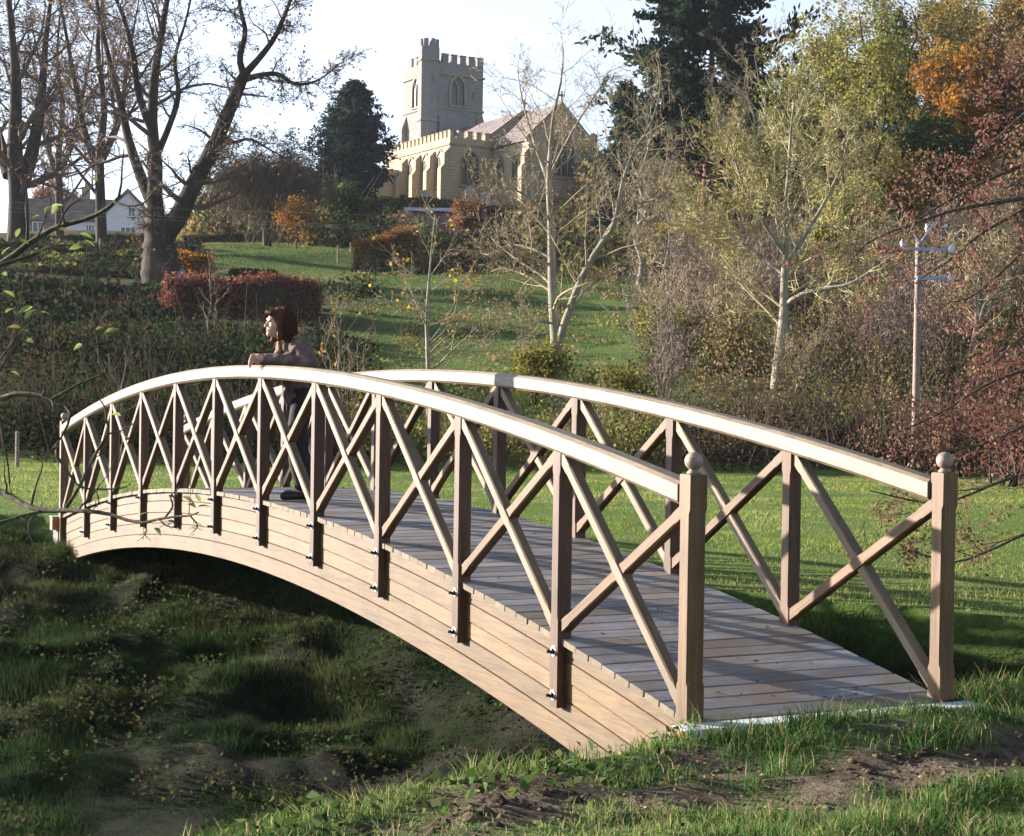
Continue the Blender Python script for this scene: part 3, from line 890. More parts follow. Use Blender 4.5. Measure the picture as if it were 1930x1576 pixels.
# buttresses of the tower
buttress(TX1 - .02, TX1 + .75, -TH2 + .9, -TH2 + 1.6, 10.6, 0, 1, M_STONE_G)
buttress(TX1 - .02, TX1 + .6, TH2 - .75, TH2 - .05, 10.6, 0, 1, M_STONE_G)
buttress(TX1 - .8, TX1 - .1, TH2 - .02, TH2 + .8, 10.6, 1, 1, M_STONE_G)
buttress(TX0 + .1, TX0 + .8, -TH2 - .9, -TH2 + .02, 10.6, 1, -1, M_STONE_G)
# octagonal stair turret on the south-east corner
tcx, tcy, tr_ = TX1 - .35, -TH2 - .05, 1.12
octp = [(tcx + tr_ * math.cos(math.pi / 8 + k * math.pi / 4), tcy + tr_ * math.sin(math.pi / 8 + k * math.pi / 4)) for k in range(8)]
tur = MB().prism(octp, 2, -3, TH + 1.45).build('stair_turret', M_STONE_G, church)
for zz in (TH - .1, 9.2, 4.1):
    op = [(tcx + (tr_ + .12) * math.cos(math.pi / 8 + k * math.pi / 4), tcy + (tr_ + .12) * math.sin(math.pi / 8 + k * math.pi / 4)) for k in range(8)]
    MB().prism(op, 2, zz, zz + .2).build('string_course', M_DRESS, tur)
for k in range(8):
    a_ = k * math.pi / 4
    c_, s_ = math.cos(a_), math.sin(a_)
    rr_ = tr_ * math.cos(math.pi / 8) - .13
    pol = [(tcx + rr_ * c_ + u * c_ - v * s_, tcy + rr_ * s_ + u * s_ + v * c_) for u, v in ((-.12, -.21), (.14, -.21), (.14, .21), (-.12, .21))]
    MB().prism(pol, 2, TH + 1.451, TH + 2.2).build('merlon', M_STONE_G, tur)
for zz in (7.4, 13.2):
    xx = tcx + tr_ * math.cos(math.pi / 8)
    MB().box((xx + .002, tcy - .07, zz), (xx + .02, tcy + .07, zz + .75)).build('slit_window', M_GLASS, tur)
# gravestones in the churchyard
def gravestone(px, d, h, w, lean, label, kind):
    p = place(px, d, 380)
    r = thing('gravestone', label, 'gravestone', p, YAW + math.pi / 2 + lean * 2)
    prof = [(-w / 2, -.1), (w / 2, -.1), (w / 2, h * .75)]
    prof += [(w / 2 * math.cos(t), h * .75 + h * .25 * math.sin(t)) for t in np.linspace(.2, math.pi - .2, 7)] if kind == 0 else [(w / 2 - .02, h * .8), (.12, h), (-.12, h), (-w / 2 + .02, h * .8)]
    prof += [(-w / 2, h * .75)]
    o = MB().prism(prof, 1, -.09, .09).build('headstone', M_GRAVE, r)
    o.rotation_euler = (lean, lean * .6, 0)
    MB().box((-w / 2 - .12, -.2, -.3), (w / 2 + .12, .2, .09)).build('plinth', M_GRAVE, r)
M_GRAVE = plain('lichened_stone', (.36, .37, .38), .9, 0, .3, 6, .2)
gravestone(886, 153, 1.5, .85, .05, 'tall rounded grey gravestone below the aisle end wall of the church', 0)
gravestone(914, 151, 1.3, .8, -.08, 'square-shouldered pale gravestone leaning below the chancel wall', 1)
gravestone(802, 154, 1.3, .7, .03, 'small upright pale gravestone in front of the aisle windows', 0)

# ------------------------------------------------------------------ cottage
M_LIME = plain('white_limewash', (0.663, 0.671, 0.680), .9, 0, .06, 2, .2)
M_THATCH = plain('old_thatch', (.15, .115, .095), .95, 0, .35, 1.2, .1)
M_RUBBLE = masonry('brown_rubble', (.24, .19, .15), (.19, .15, .12), (.16, .13, .11), .5, .25)
M_BRICK = masonry('chimney_brick', (.36, .25, .18), (.30, .2, .14), (.34, .26, .2), .3, .12)
M_FRAME = plain('white_window_frame', (.8, .8, .8), .5, 0, .03)
M_DOORW = plain('dark_window_glass', (.03, .033, .04), .15, 0, .2, 3, .6)
cot_p = place(240, 195, 455)
cottage = thing('cottage', 'white gabled cottage with brown thatched roof beyond the big chestnut tree', 'cottage', cot_p, YAW + math.pi + math.radians(8))
# local +x towards the bridge; +y to the right-hand... of the viewer
def lwin(parent, y, z, w, h, x, lights=2):
    f = MB()
    t = .09
    f.box((x - .02, y - w / 2, z), (x + .09, y - w / 2 + t, z + h)).box((x - .02, y + w / 2 - t, z), (x + .09, y + w / 2, z + h))
    f.box((x - .02, y - w / 2 + t, z), (x + .085, y + w / 2 - t, z + t)).box((x - .02, y - w / 2 + t, z + h - t), (x + .085, y + w / 2 - t, z + h))
    for k in range(1, lights):
        yy = y - w / 2 + w * k / lights
        f.box((x - .02, yy - t / 2, z + t), (x + .08, yy + t / 2, z + h - t))
    f = f.build('window', M_FRAME, parent)
    MB().box((x - .01, y - w / 2 + .02, z + .02), (x + .02, y + w / 2 - .02, z + h - .02)).build('pane', M_DOORW, f)
    MB().box((x - .01, y - w / 2 - .1, z - .1), (x + .16, y + w / 2 + .1, z - .005)).build('sill', M_RUBBLE, f)
MB().prism([(-2.5, -2), (2.5, -2), (2.5, 3.2), (0, 5.75), (-2.5, 3.2)], 0, -6, 0).build('gable_wing', M_LIME, cottage)
rf = MB()
for s_ in (-1, 1): rf.prism([(s_ * 2.95, 2.85), (s_ * 2.95, 3.2), (0, 6.2), (0, 5.8)][::s_], 0, -6.2, .25)
rf.build('thatched_roof', M_THATCH, cottage)
lwin(cottage, .05, .75, 1.75, 1.0, 0, 3)
lwin(cottage, .45, 2.9, .85, 1.15, 0, 2)
MB().box((-5.2, -7.6, -2), (-.9, -2.51, 2.5)).build('white_wing', M_LIME, cottage)
MB().prism([(-5.6, 2.3), (-.45, 2.3), (-.45, 2.6), (-2.4, 5.1), (-3.6, 5.1), (-5.6, 2.6)], 1, -7.8, -1.2).build('thatched_roof', M_THATCH, cottage)
lwin(cottage, -4.3, .1, 1.0, 1.9, -.9, 3)
MB().box((-5.4, -11.3, -2), (-1.1, -7.61, 2.5)).build('rubble_wing', M_RUBBLE, cottage)
MB().prism([(-5.9, 2.3), (-.6, 2.3), (-.6, 2.65), (-2.6, 5.0), (-3.9, 5.0), (-5.9, 2.6)], 1, -11.6, -7.81).build('thatched_roof', M_THATCH, cottage)
lwin(cottage, -10.2, .9, 1.3, 1.25, -1.1, 2)
ch_ = MB().box((-3.4, -5.5, 4.6), (-2.5, -4.6, 6.5)).build('chimney', M_BRICK, cottage)
MB().lathe([(.2, 0), (.17, .5), (.2, .52)], 10, (-2.95, -5.05, 6.5)).build('chimney_pot', M_BRICK, ch_)

# ------------------------------------------------------------------ garden shed
M_METAL = plain('grey_roof_sheet', (.42, .44, .50), .4, .3, .12, 1.5)
M_SHEDW = plain('mauve_brown_boards', (0.272, 0.187, 0.196), .8, 0, .25, 2)
sp_ = place(836, 124, 470)
shed = thing('garden_shed', 'long low shed with grey metal roof below the churchyard', 'shed', sp_, YAW + math.pi)
# local +y to the viewer's right... +x towards the viewer
nb = 16
for k in range(nb):
    y0 = -2.4 + 4.8 * k / nb
    MB().box((-1.5 + .004 * (k % 2), y0 + .01, -1.0), (-1.42 + .012 * (k % 3), y0 + 4.8 / nb - .01, 2.55)).build('board', M_SHEDW, shed)
MB().box((-4.2, -2.35, -1), (-1.51, 2.35, 2.5)).build('shed_body', M_SHEDW, shed)
MB().prism([(-4.5, 2.45), (-.85, 2.62), (-.85, 2.86), (-4.5, 2.62)], 1, -3.0, 3.05).build('roof', M_METAL, shed)
for yy in (-2.85, 0.1, 2.9): MB().box((-1.05, yy - .06, -1), (-.93, yy + .06, 2.6)).build('post', M_SHEDW, shed)

# ------------------------------------------------------------------ trees
def lv(n, t0, t1, ang, asd, ratio, up, wig, K, rr=.6, rmin=.006, **k):
    return dict(n=n, t0=t0, t1=t1, ang=ang, asd=asd, ratio=ratio, up=up, wig=wig, K=K, rr=rr, rmin=rmin, **k)

# bare ash with a forked trunk at the edge of the field
b = place(1050, 50, 740)
st = [px_stem([(1050, 768), (1050, 700), (1047, 630), (1042, 560), (1040, 480), (1038, 420), (1034, 350), (1037, 290), (1043, 220), (1058, 150), (1062, 90)], 50, .20, .012),
      px_stem([(1052, 650), (1064, 610), (1078, 570), (1096, 525), (1126, 470), (1155, 430), (1166, 385), (1172, 350), (1192, 290), (1226, 235), (1244, 170), (1240, 115)], 50, .125, .012, [0, -.3, -.6, -.9, -1.2, -1.4, -1.6, -1.7, -1.8, -1.9, -2, -2]),
      px_stem([(1036, 350), (1018, 300), (998, 240), (984, 185), (975, 130)], 50, .06, .01, [0, .5, 1, 1.4, 1.7]),
      px_stem([(1037, 330), (1062, 280), (1092, 225), (1125, 175), (1150, 130)], 50, .055, .01, [0, -.4, -.9, -1.2, -1.4]),
      px_stem([(1040, 420), (1010, 385), (975, 360), (935, 350), (905, 330)], 50, .05, .01, [0, -.6, -1.2, -1.6, -2]),
      px_stem([(1043, 490), (1005, 470), (960, 462), (920, 480), (895, 470)], 50, .045, .01, [0, .6, 1.2, 1.5, 1.8]),
      px_stem([(1047, 612), (1020, 606), (985, 618), (955, 612), (930, 622)], 50, .04, .008, [0, -.4, -.8, -1.3, -1.8]),
      px_stem([(1128, 468), (1152, 425), (1185, 390), (1235, 375), (1275, 350)], 49, .06, .012, [-.2, -.3, -.8, -1.2, -1.8])]
build_tree('ash_tree', 'bare pale ash tree with forked trunk rising behind the middle of the bridge', 'tree', b, st,
           [lv(17, .2, .98, 52, 14, .36, .02, .14, 7, .38, .012, lmin=.9), lv(7, .15, 1, 46, 14, .55, .04, .13, 5, .5, .007), lv(5, .15, 1, 44, 15, .6, .07, .12, 3, .65, .005), lv(2, .2, 1, 40, 15, .7, .08, .1, 2, .8, .0042)],
           M_BARK_PALE, M_TWIG_PALE, 11, sides=(10, 5, 3, 2, 2))
# round-headed tree at right of it
b = place(1465, 52, 740)
st = [px_stem([(1460, 775), (1464, 720), (1472, 650), (1478, 590), (1478, 535), (1482, 470), (1480, 400), (1486, 330), (1490, 255), (1496, 195)], 52, .21, .02),
      px_stem([(1480, 575), (1508, 556), (1548, 545), (1600, 535), (1650, 505), (1690, 478)], 52, .085, .02, [0, -.5, -1, -1.5, -2, -2.4]),
      px_stem([(1482, 500), (1520, 440), (1560, 370), (1590, 300), (1600, 240)], 52, .08, .015, [0, .5, 1, 1.4, 1.6]),
      px_stem([(1480, 480), (1440, 420), (1405, 360), (1385, 300), (1375, 260)], 52, .08, .015, [0, -.5, -1, -1.3, -1.6]),
      px_stem([(1480, 520), (1430, 480), (1370, 440), (1325, 420), (1300, 395)], 52, .07, .012, [0, .5, .9, 1.4, 2])]
build_tree('field_maple', 'round-headed pale olive bare tree with slim whitish trunk behind the far railing', 'tree', b, st,
           [lv(20, .26, 1, 50, 12, .47, .06, .10, 7, .36, .012, lmin=1.2), lv(9, .12, 1, 40, 12, .52, .06, .13, 5, .55, .008), lv(7, .1, 1, 40, 14, .5, .07, .15, 3, .7, .007), lv(3, .2, 1, 40, 15, .65, .08, .1, 2, .8, .0065)],
           M_BARK_PALE, M_TWIG_OLIVE, 12, sides=(10, 5, 3, 2, 2), leaves=dict(n=9000, size=.06, spread=.08, cols=[(.22, .19, .04), (.16, .15, .03), (.25, .2, .07)], level=3))
# young tree
b = place(806, 46, 700)
st = [px_stem([(808, 800), (808, 730), (806, 660), (804, 600), (808, 540), (812, 490), (816, 440), (820, 405)], 46, .075, .008),
      px_stem([(807, 620), (788, 580), (770, 530), (758, 490)], 46, .03, .006, [0, -.2, -.4, -.5]),
      px_stem([(806, 650), (836, 610), (862, 560), (872, 520)], 46, .03, .006, [0, .2, .4, .5])]
build_tree('young_tree', 'slender young bare tree with last yellow leaves beyond the bridge crown', 'tree', b, st,
           [lv(16, .15, 1, 55, 12, .38, .03, .10, 6, .6, .008), lv(7, .2, 1, 45, 12, .45, .04, .14, 4, .7, .006), lv(4, .2, 1, 42, 14, .5, .05, .14, 3, .8, .0055)],
           M_BARK_PALE, M_TWIG_PALE, 13, sides=(7, 4, 3, 2), leaves=dict(n=70, size=.10, spread=.1, cols=[(.45, .30, .04), (.4, .2, .04)], level=1))
# the great chestnut
b = place(302, 85, 525)
st = [px_stem([(303, 545), (303, 505), (302, 470), (300, 440), (298, 410)], 85, 1.1, .62),
      px_stem([(298, 430), (292, 380), (293, 300), (287, 240), (291, 150), (305, 60), (322, -60), (318, -180)], 85, .46, .05),
      px_stem([(306, 452), (338, 405), (364, 350), (402, 278), (432, 208), (452, 160), (462, 138)], 85, .52, .25, [0, -.5, -1, -1.6, -2.2, -2.6, -2.8]),
      px_stem([(460, 142), (452, 110), (462, 60), (452, 10), (445, -60), (440, -130)], 82.2, .19, .03),
      px_stem([(461, 140), (490, 108), (518, 70), (540, 20), (560, -40), (566, -110)], 82.2, .19, .03, [0, -.3, -.6, -1, -1.4, -1.8]),
      px_stem([(458, 152), (490, 142), (524, 140), (556, 158), (598, 152), (640, 120)], 82.2, .16, .03, [0, .5, 1, 1.2, 1.6, 2]),
      px_stem([(294, 400), (272, 350), (246, 276), (228, 200), (205, 110), (182, 0), (175, -100)], 85, .34, .04, [0, .6, 1.2, 1.8, 2.4, 3, 3.4]),
      px_stem([(288, 250), (262, 180), (250, 100), (232, 30), (200, -50), (190, -140)], 85, .22, .03, [0, -.6, -1.2, -1.7, -2.2, -2.6]),
      px_stem([(292, 300), (318, 240), (336, 180), (330, 110), (350, 40), (372, -60)], 85, .20, .03, [0, .6, 1.1, 1.8, 2.4, 3]),
      px_stem([(418, 250), (440, 268), (470, 262), (505, 280), (540, 300)], 83, .12, .02, [0, -.6, -1.2, -1.6, -2])]
build_tree('chestnut_tree', 'massive old chestnut with broad fluted trunk and leaning limb beside orange hedge', 'tree', b, st,
           [lv(17, .2, 1, 56, 16, .36, .01, .18, 8, .42, .02, lmin=1.6), lv(8, .12, 1, 50, 15, .5, .0, .2, 5, .5, .013), lv(7, .1, 1, 50, 16, .5, .03, .2, 3, .6, .011), lv(2, .2, 1, 45, 15, .75, .06, .12, 2, .8, .010)],
           M_BARK_DARK, M_TWIG_BROWN, 14, sides=(14, 6, 3, 2, 2), leaves=dict(n=2600, size=.13, spread=.15, cols=[(.22, .10, .03), (.16, .09, .035), (.20, .16, .05), (.13, .12, .04)], level=3, byb=False), gnarl=.03)
# two more bare trees at left
def tall_tree(px, d, label, seed, r, tops, n1=12, leafn=1500, extra=()):
    b_ = place(px, d, 460)
    p0 = [(px, 756 - (b_[2] - 1.5) / d * FPX + 12)]
    st_ = []
    for k, tp in enumerate(tops):
        pl = (p0 if k == 0 else []) + tp
        st_.append(px_stem(pl, d, r if k == 0 else r * .7, .04, list(np.linspace(0, (k - .5) * 2.5, len(pl)))))
    return build_tree('bare_tree', label, 'tree', b_, st_,
                      [lv(n1 + 6, .15, 1, 50, 15, .34, .04, .15, 7, .45, .02, lmin=1.6), lv(8, .12, 1, 48, 15, .5, .03, .18, 5, .55, .014), lv(7, .1, 1, 48, 16, .5, .04, .2, 3, .6, .012), lv(2, .2, 1, 45, 15, .7, .06, .12, 2, .8, .012)],
                      M_BARK_DARK, M_TWIG_BROWN, seed, sides=(10, 6, 3, 2, 2), leaves=dict(n=leafn, size=.14, spread=.2, cols=[(.24, .11, .03), (.17, .10, .035), (.15, .13, .05)], level=3, byb=False))
tall_tree(32, 104, 'thick dark twin-stemmed bare tree standing left of the cottage', 15, .75,
          [[(35, 380), (28, 280), (30, 160), (20, 40), (0, -120)], [(40, 350), (62, 280), (78, 180), (88, 60), (110, -100)], [(20, 330), (-10, 240), (-30, 120), (-60, -60)]], 12, 2600)
tall_tree(192, 112, 'tall slim bare tree growing directly in front of the white cottage', 16, .42,
          [[(190, 400), (188, 300), (196, 200), (184, 90), (196, -30), (190, -160)], [(189, 330), (160, 250), (140, 150), (120, 40), (95, -90)], [(192, 300), (226, 220), (240, 120), (262, 0)]], 12, 2600)
tall_tree(112, 132, 'spreading bare tree behind the cottage roof with rusty leaves', 17, .4,
          [[(112, 380), (110, 300), (118, 200), (108, 100), (120, -40)], [(111, 340), (85, 260), (70, 160), (50, 50)], [(112, 330), (142, 250), (160, 160), (178, 60)]], 11, 2600)
# weeping tree
b = place(505, 112, 455)
rngw = np.random.default_rng(5)
st = [up_stem(b, 5.2, .26, (0.02, 0), rngw, .1)]
for k in range(9):
    a_ = k * 2 * math.pi / 9 + .3
    rr_ = 2.6 + .5 * math.sin(k * 2.1)
    tp = b + np.array([0, 0, 4.2 + .3 * math.sin(k)])
    pts = [tp + np.array([math.cos(a_) * rr_ * t, math.sin(a_) * rr_ * t, 2.9 * t * (1.45 - 1.35 * t) * .75]) for t in np.linspace(0, 1.15, 7)]
    st.append((pts, list(np.linspace(.12, .02, 7))))
build_tree('weeping_tree', 'dome-shaped weeping tree with dark hanging twigs above the terraced garden', 'tree', b, st,
           [lv(16, .2, 1, 60, 15, .42, -.05, .14, 6, .5, .012, lmin=1.0), lv(12, .1, 1, 60, 18, 1.0, -.34, .09, 6, .6, .016, lmin=1.5), lv(4, .1, 1, 32, 15, .75, -.4, .08, 4, .7, .012)],
           M_BARK_DARK, M_TWIG_BROWN, 18, sides=(8, 4, 3, 2), leaves=dict(n=2600, size=.14, spread=.12, cols=[(.10, .10, .025), (.07, .065, .03), (.16, .13, .03), (.05, .06, .02)], level=2, byb=False))

# conifers
def conifer(name, label, base, h, w, seed, cols, n_limb, pads, droop=-.1, start=.08, trunk_r=.3, m_bark=M_BARK_DARK, shape=lambda t: (1 - t) ** .7, pine=False, size=.22):
    rng = np.random.default_rng(seed)
    base = np.asarray(base, float)
    root = thing(name, label, 'tree', base)
    z = np.linspace(-.3, h, 12)
    wob = np.cumsum(rng.normal(size=(12, 2)) * .06, 0)
    tp = np.stack([wob[:, 0], wob[:, 1], z], 1)
    V, F = tubes(tp[None], (trunk_r * (1 - .9 * np.linspace(0, 1, 12)))[None], 9)
    obj('trunk', mesh_np('trunk', V, [F], smooth=True), m_bark, root)
    t = start + (1 - start) * (np.arange(n_limb) + rng.random(n_limb)) / n_limb
    a_ = rng.random(n_limb) * 2 * math.pi
    Lr = w * shape(t) * rng.uniform(.55, 1.12, n_limb)
    K = 7
    s = np.linspace(0, 1, K)[None, :]
    rise = (droop + (rng.normal(size=n_limb) * .08))[:, None]
    zc = (t * h)[:, None] + Lr[:, None] * (rise * s + (.22 * s * s if pine else .12 * s * s))
    side = rng.normal(size=n_limb)[:, None] * .12
    X = np.cos(a_)[:, None] * Lr[:, None] * s - np.sin(a_)[:, None] * side * Lr[:, None] * s * s
    Y = np.sin(a_)[:, None] * Lr[:, None] * s + np.cos(a_)[:, None] * side * Lr[:, None] * s * s
    P = np.stack([X + np.interp(t * h, z, tp[:, 0])[:, None], Y + np.interp(t * h, z, tp[:, 1])[:, None], zc], -1)
    R = (trunk_r * .28 * (1 - t * .7))[:, None] * (1 - .85 * s)
    V, F = tubes(P, R, 5)
    limbs = obj('crown', mesh_np('crown', V, [F]), m_bark, root)
    # foliage: pads of needle sprays along each limb
    P2, R2 = branch(rng, P, R, pads, .25 if pine else .12, 1, 55, 18, .30, .02 if pine else -.02, .12, 4, .5, .01, lmin=.5)
    dens = 20 if pine else 17
    nb_ = len(P2)
    bi = np.repeat(np.arange(nb_), dens)
    u = rng.random(len(bi)) * 2.99; i = u.astype(int); f = (u - i)[:, None]
    pts = P2[bi, i] * (1 - f) + P2[bi, i + 1] * f
    pts = pts + rng.normal(size=pts.shape) * np.array([.26, .26, .10 if pine else .15]) * (1.0 if pine else .8)
    dr = P2[bi, 3] - P2[bi, 0]; dr /= np.linalg.norm(dr, axis=1, keepdims=True) + 1e-9
    dr = dr + np.array([0, 0, .25 if pine else -.25])
    cc = np.asarray(cols, float)[(bi * 31) % len(cols)]
    V, F, c = leaf_quads(rng, pts, size, cc, vary=.35, elong=2.2, direc=dr)
    obj('foliage', mesh_np('foliage', V, [F], c), M_LEAF, limbs)
    return root
GR_D = [(.018, .032, .028), (.026, .044, .034), (.014, .024, .024), (.034, .052, .038)]
conifer('cypress_tree', 'dense dark conifer standing just left of the church', place(660, 150, 380), 11.4, 4.3, 21, GR_D, 220, 9, .42, .05, .3, shape=lambda t: np.minimum(1, (1 - t) ** .62 * 1.12) * np.minimum(1, .72 + t * 1.5), size=.27)
conifer('pine_tree', 'huge dark pine with reddish trunk towering at right of the church', place(1335, 118, 440), 21.5, 9.4, 22, [(.018, .036, .022), (.026, .046, .026), (.013, .024, .018), (.035, .055, .030)], 150, 15, .05, .20, .42, M_BARK_PINE, lambda t: np.clip(1.05 - .5 * t - 1.2 * np.maximum(t - .85, 0), .2, 1) * (.75 + .25 * np.sin(t * 37)), True, .34)
conifer('spruce_tree', 'smaller dark blue-green conifer between the church and the huge pine', place(1180, 125, 400), 12.3, 2.7, 23, GR_D, 110, 8, .02, .1, .2, shape=lambda t: (1 - t) ** .8, size=.28)

# autumn woodland on the right-hand slope
AUT = {'orange': [(0.360, 0.140, 0.020), (0.300, 0.120, 0.020), (0.250, 0.140, 0.030), (0.200, 0.120, 0.030)],
       'amber': [(0.360, 0.237, 0.064), (0.288, 0.188, 0.048), (0.240, 0.188, 0.064), (0.192, 0.150, 0.064)],
       'olive': [(0.144, 0.150, 0.048), (0.108, 0.125, 0.040), (0.192, 0.175, 0.064), (0.084, 0.100, 0.032)],
       'yellow': [(0.240, 0.237, 0.064), (0.192, 0.200, 0.056), (0.288, 0.237, 0.064), (0.144, 0.163, 0.048)],
       'brown': [(0.204, 0.112, 0.056), (0.156, 0.094, 0.048), (0.240, 0.150, 0.064), (0.120, 0.088, 0.048)],
       'rust': [(0.240, 0.094, 0.048), (0.192, 0.088, 0.048), (0.156, 0.100, 0.056), (0.288, 0.138, 0.048)],
       'green': [(0.042, 0.075, 0.029), (0.060, 0.100, 0.032), (0.034, 0.056, 0.026), (0.084, 0.112, 0.040)]}
def wood_tree(name, label, px, d, h, hue, seed, nleaf, bark_m=M_BARK_DARK, twig=M_TWIG_BROWN, spread=.5, size=.21, ratio=.42, py=450, group=None):
    rng = np.random.default_rng(seed)
    b_ = place(px, d, py)
    st_ = [up_stem(b_, h * .93, h * .017, (rng.normal() * .04, rng.normal() * .04), rng, h * .018, 8, .1)]
    for k in range(3):
        a_ = rng.random() * 6.28; z0 = h * rng.uniform(.22, .4); L_ = h * rng.uniform(.42, .55)
        v = np.array([math.cos(a_) * .45, math.sin(a_) * .45, .9])
        st_.append(([b_ + np.array([0, 0, z0]) + v * L_ * t + rng.normal(size=3) * .15 * (t > 0) for t in np.linspace(0, 1, 6)], list(np.linspace(h * .009, .02, 6))))
    lvl = [lv(13, .28, 1, 52, 13, ratio, .04, .12, 6, .5, .015, lmin=1.0), lv(7, .2, 1, 48, 14, .48, .03, .15, 4, .6, .012), lv(5, .2, 1, 45, 14, .5, .04, .15, 3, .7, .010)]
    lf = dict(n=int(nleaf * 1.15), size=size * .84, spread=spread * .5, cols=AUT[hue], level=2) if nleaf else None
    if not nleaf: lvl.append(lv(3, .2, 1, 42, 14, .6, .06, .1, 3, .8, .010))
    return build_tree(name, label, 'tree', b_, st_, lvl, bark_m, twig, seed, group, lf, sides=(8, 4, 3, 2))
wood_tree('bare_tree', 'bare pale twiggy tree rising against the huge pine', 1425, 96, 12.5, 'olive', 31, 0, M_BARK_PALE, M_TWIG_PALE)
wood_tree('bare_tree', 'grey bare tree leaning out beside the chancel gable', 1205, 82, 9.5, 'olive', 32, 0, M_BARK_PALE, M_TWIG_PALE)
wood_tree('woodland_tree', 'thin yellow-green tree with bare dark stems beside the huge pine', 1560, 106, 14, 'yellow', 33, 4200, size=.2)
wood_tree('woodland_tree', 'yellowing tree with several dark upright stems above the round-headed tree', 1640, 98, 14.5, 'yellow', 34, 8000)
wood_tree('woodland_tree', 'olive-green broad tree at left of the bright orange tree', 1712, 104, 15, 'olive', 35, 9500)
wood_tree('oak_tree', 'bright orange autumn oak among greener trees on the wooded slope', 1792, 90, 10.3, 'orange', 36, 9000, size=.22)
wood_tree('woodland_tree', 'dark green leafy tree below the bright orange oak', 1745, 84, 7.5, 'green', 37, 8000)
wood_tree('woodland_tree', 'ochre-leaved tall tree to the right of the orange oak', 1872, 104, 17, 'amber', 38, 10500)
wood_tree('woodland_tree', 'brown-leaved tree at the wood edge above the drooping alder branches', 1935, 88, 11.5, 'brown', 39, 10000)
wood_tree('woodland_tree', 'amber tree high on the slope behind the yellowing trees', 1610, 128, 17, 'amber', 40, 9000)
wood_tree('woodland_tree', 'amber-brown tall tree behind the orange oak at the hilltop', 1760, 132, 19, 'amber', 41, 9000)
wood_tree('woodland_tree', 'yellow-green tree at the hilltop behind the tall ochre-leaved one', 1900, 134, 20, 'yellow', 42, 8500)
wood_tree('woodland_tree', 'low golden-yellow tree spreading below the dark green tree', 1690, 72, 5.8, 'amber', 43, 8000, size=.16)
wood_tree('woodland_tree', 'low golden bush-like tree behind the telegraph pole', 1600, 66, 5.0, 'yellow', 44, 5000, size=.15)
wood_tree('woodland_tree', 'sparse olive tree above the round-headed pale tree', 1525, 84, 10, 'olive', 45, 4500, size=.18)
wood_tree('bare_tree', 'pale grey bare scrubby tree below the churchyard corner', 1255, 70, 6.2, 'olive', 46, 0, M_BARK_PALE, M_TWIG_PALE)
wood_tree('bare_tree', 'multi-stemmed bare hazel at the right of the telegraph pole', 1850, 52, 5.2, 'olive', 47, 0, M_BARK_PALE, M_TWIG_OLIVE, ratio=.5)
wood_tree('fruit_tree', 'dark-leaved bush tree left of the garden shed', 650, 122, 4.2, 'green', 48, 5000, size=.18)
wood_tree('fruit_tree', 'small orange-leaved garden tree under the weeping dome tree', 560, 104, 3.0, 'orange', 49, 1800, size=.14)
wood_tree('fruit_tree', 'wine-red shrub tree against the shed wall', 880, 116, 3.4, 'rust', 50, 3200, M_BARK_DARK, M_TWIG_RED, size=.15)
wood_tree('woodland_tree', 'brown autumn tree filling the gap between cottage and weeping tree', 420, 128, 7.5, 'olive', 51, 6500)
wood_tree('woodland_tree', 'rusty autumn tree glimpsed behind the cottage roof', 105, 215, 11, 'rust', 52, 6000, size=.3)
# slim saplings in front of the slope
def sapling(px, d, h, label, seed, leafc=None, twig=M_TWIG_PALE):
    rng = np.random.default_rng(seed)
    b_ = place(px, d, 700)
    st_ = [up_stem(b_, h, .028, (rng.normal() * .05, rng.normal() * .05), rng, .04, 7, .15), up_stem(b_ + np.array([.1, .1, 0]), h * .8, .018, (rng.normal() * .12, rng.normal() * .12), rng, .05, 7, .2)]
    build_tree('sapling', label, 'sapling', b_, st_, [lv(9, .2, 1, 38, 12, .34, .05, .08, 5, .6, .007), lv(4, .2, 1, 38, 12, .5, .06, .1, 3, .7, .006)], M_BARK_PALE, twig, seed,
               leaves=dict(n=26, size=.09, spread=.06, cols=leafc, level=1, byb=False) if leafc else None, sides=(6, 3, 3))
sapling(625, 42, 3.0, 'thin upright sapling with orange leaves behind the leaning woman', 61, [(.5, .18, .03), (.45, .25, .04)])
sapling(655, 44, 3.4, 'thin pale sapling just right of the one with orange leaves', 62)
sapling(1118, 42, 1.9, 'small forked pale sapling right of the forked ash trunk', 63)
sapling(1250, 48, 3.6, 'thin pale sapling on the grassy slope edge', 64)
sapling(230, 36, 2.6, 'thin grey sapling above the far end of the bridge', 65, None, M_TWIG_BROWN)
sapling(395, 60, 3.2, 'single straight pale sapling in front of the wine-red hedge', 66)

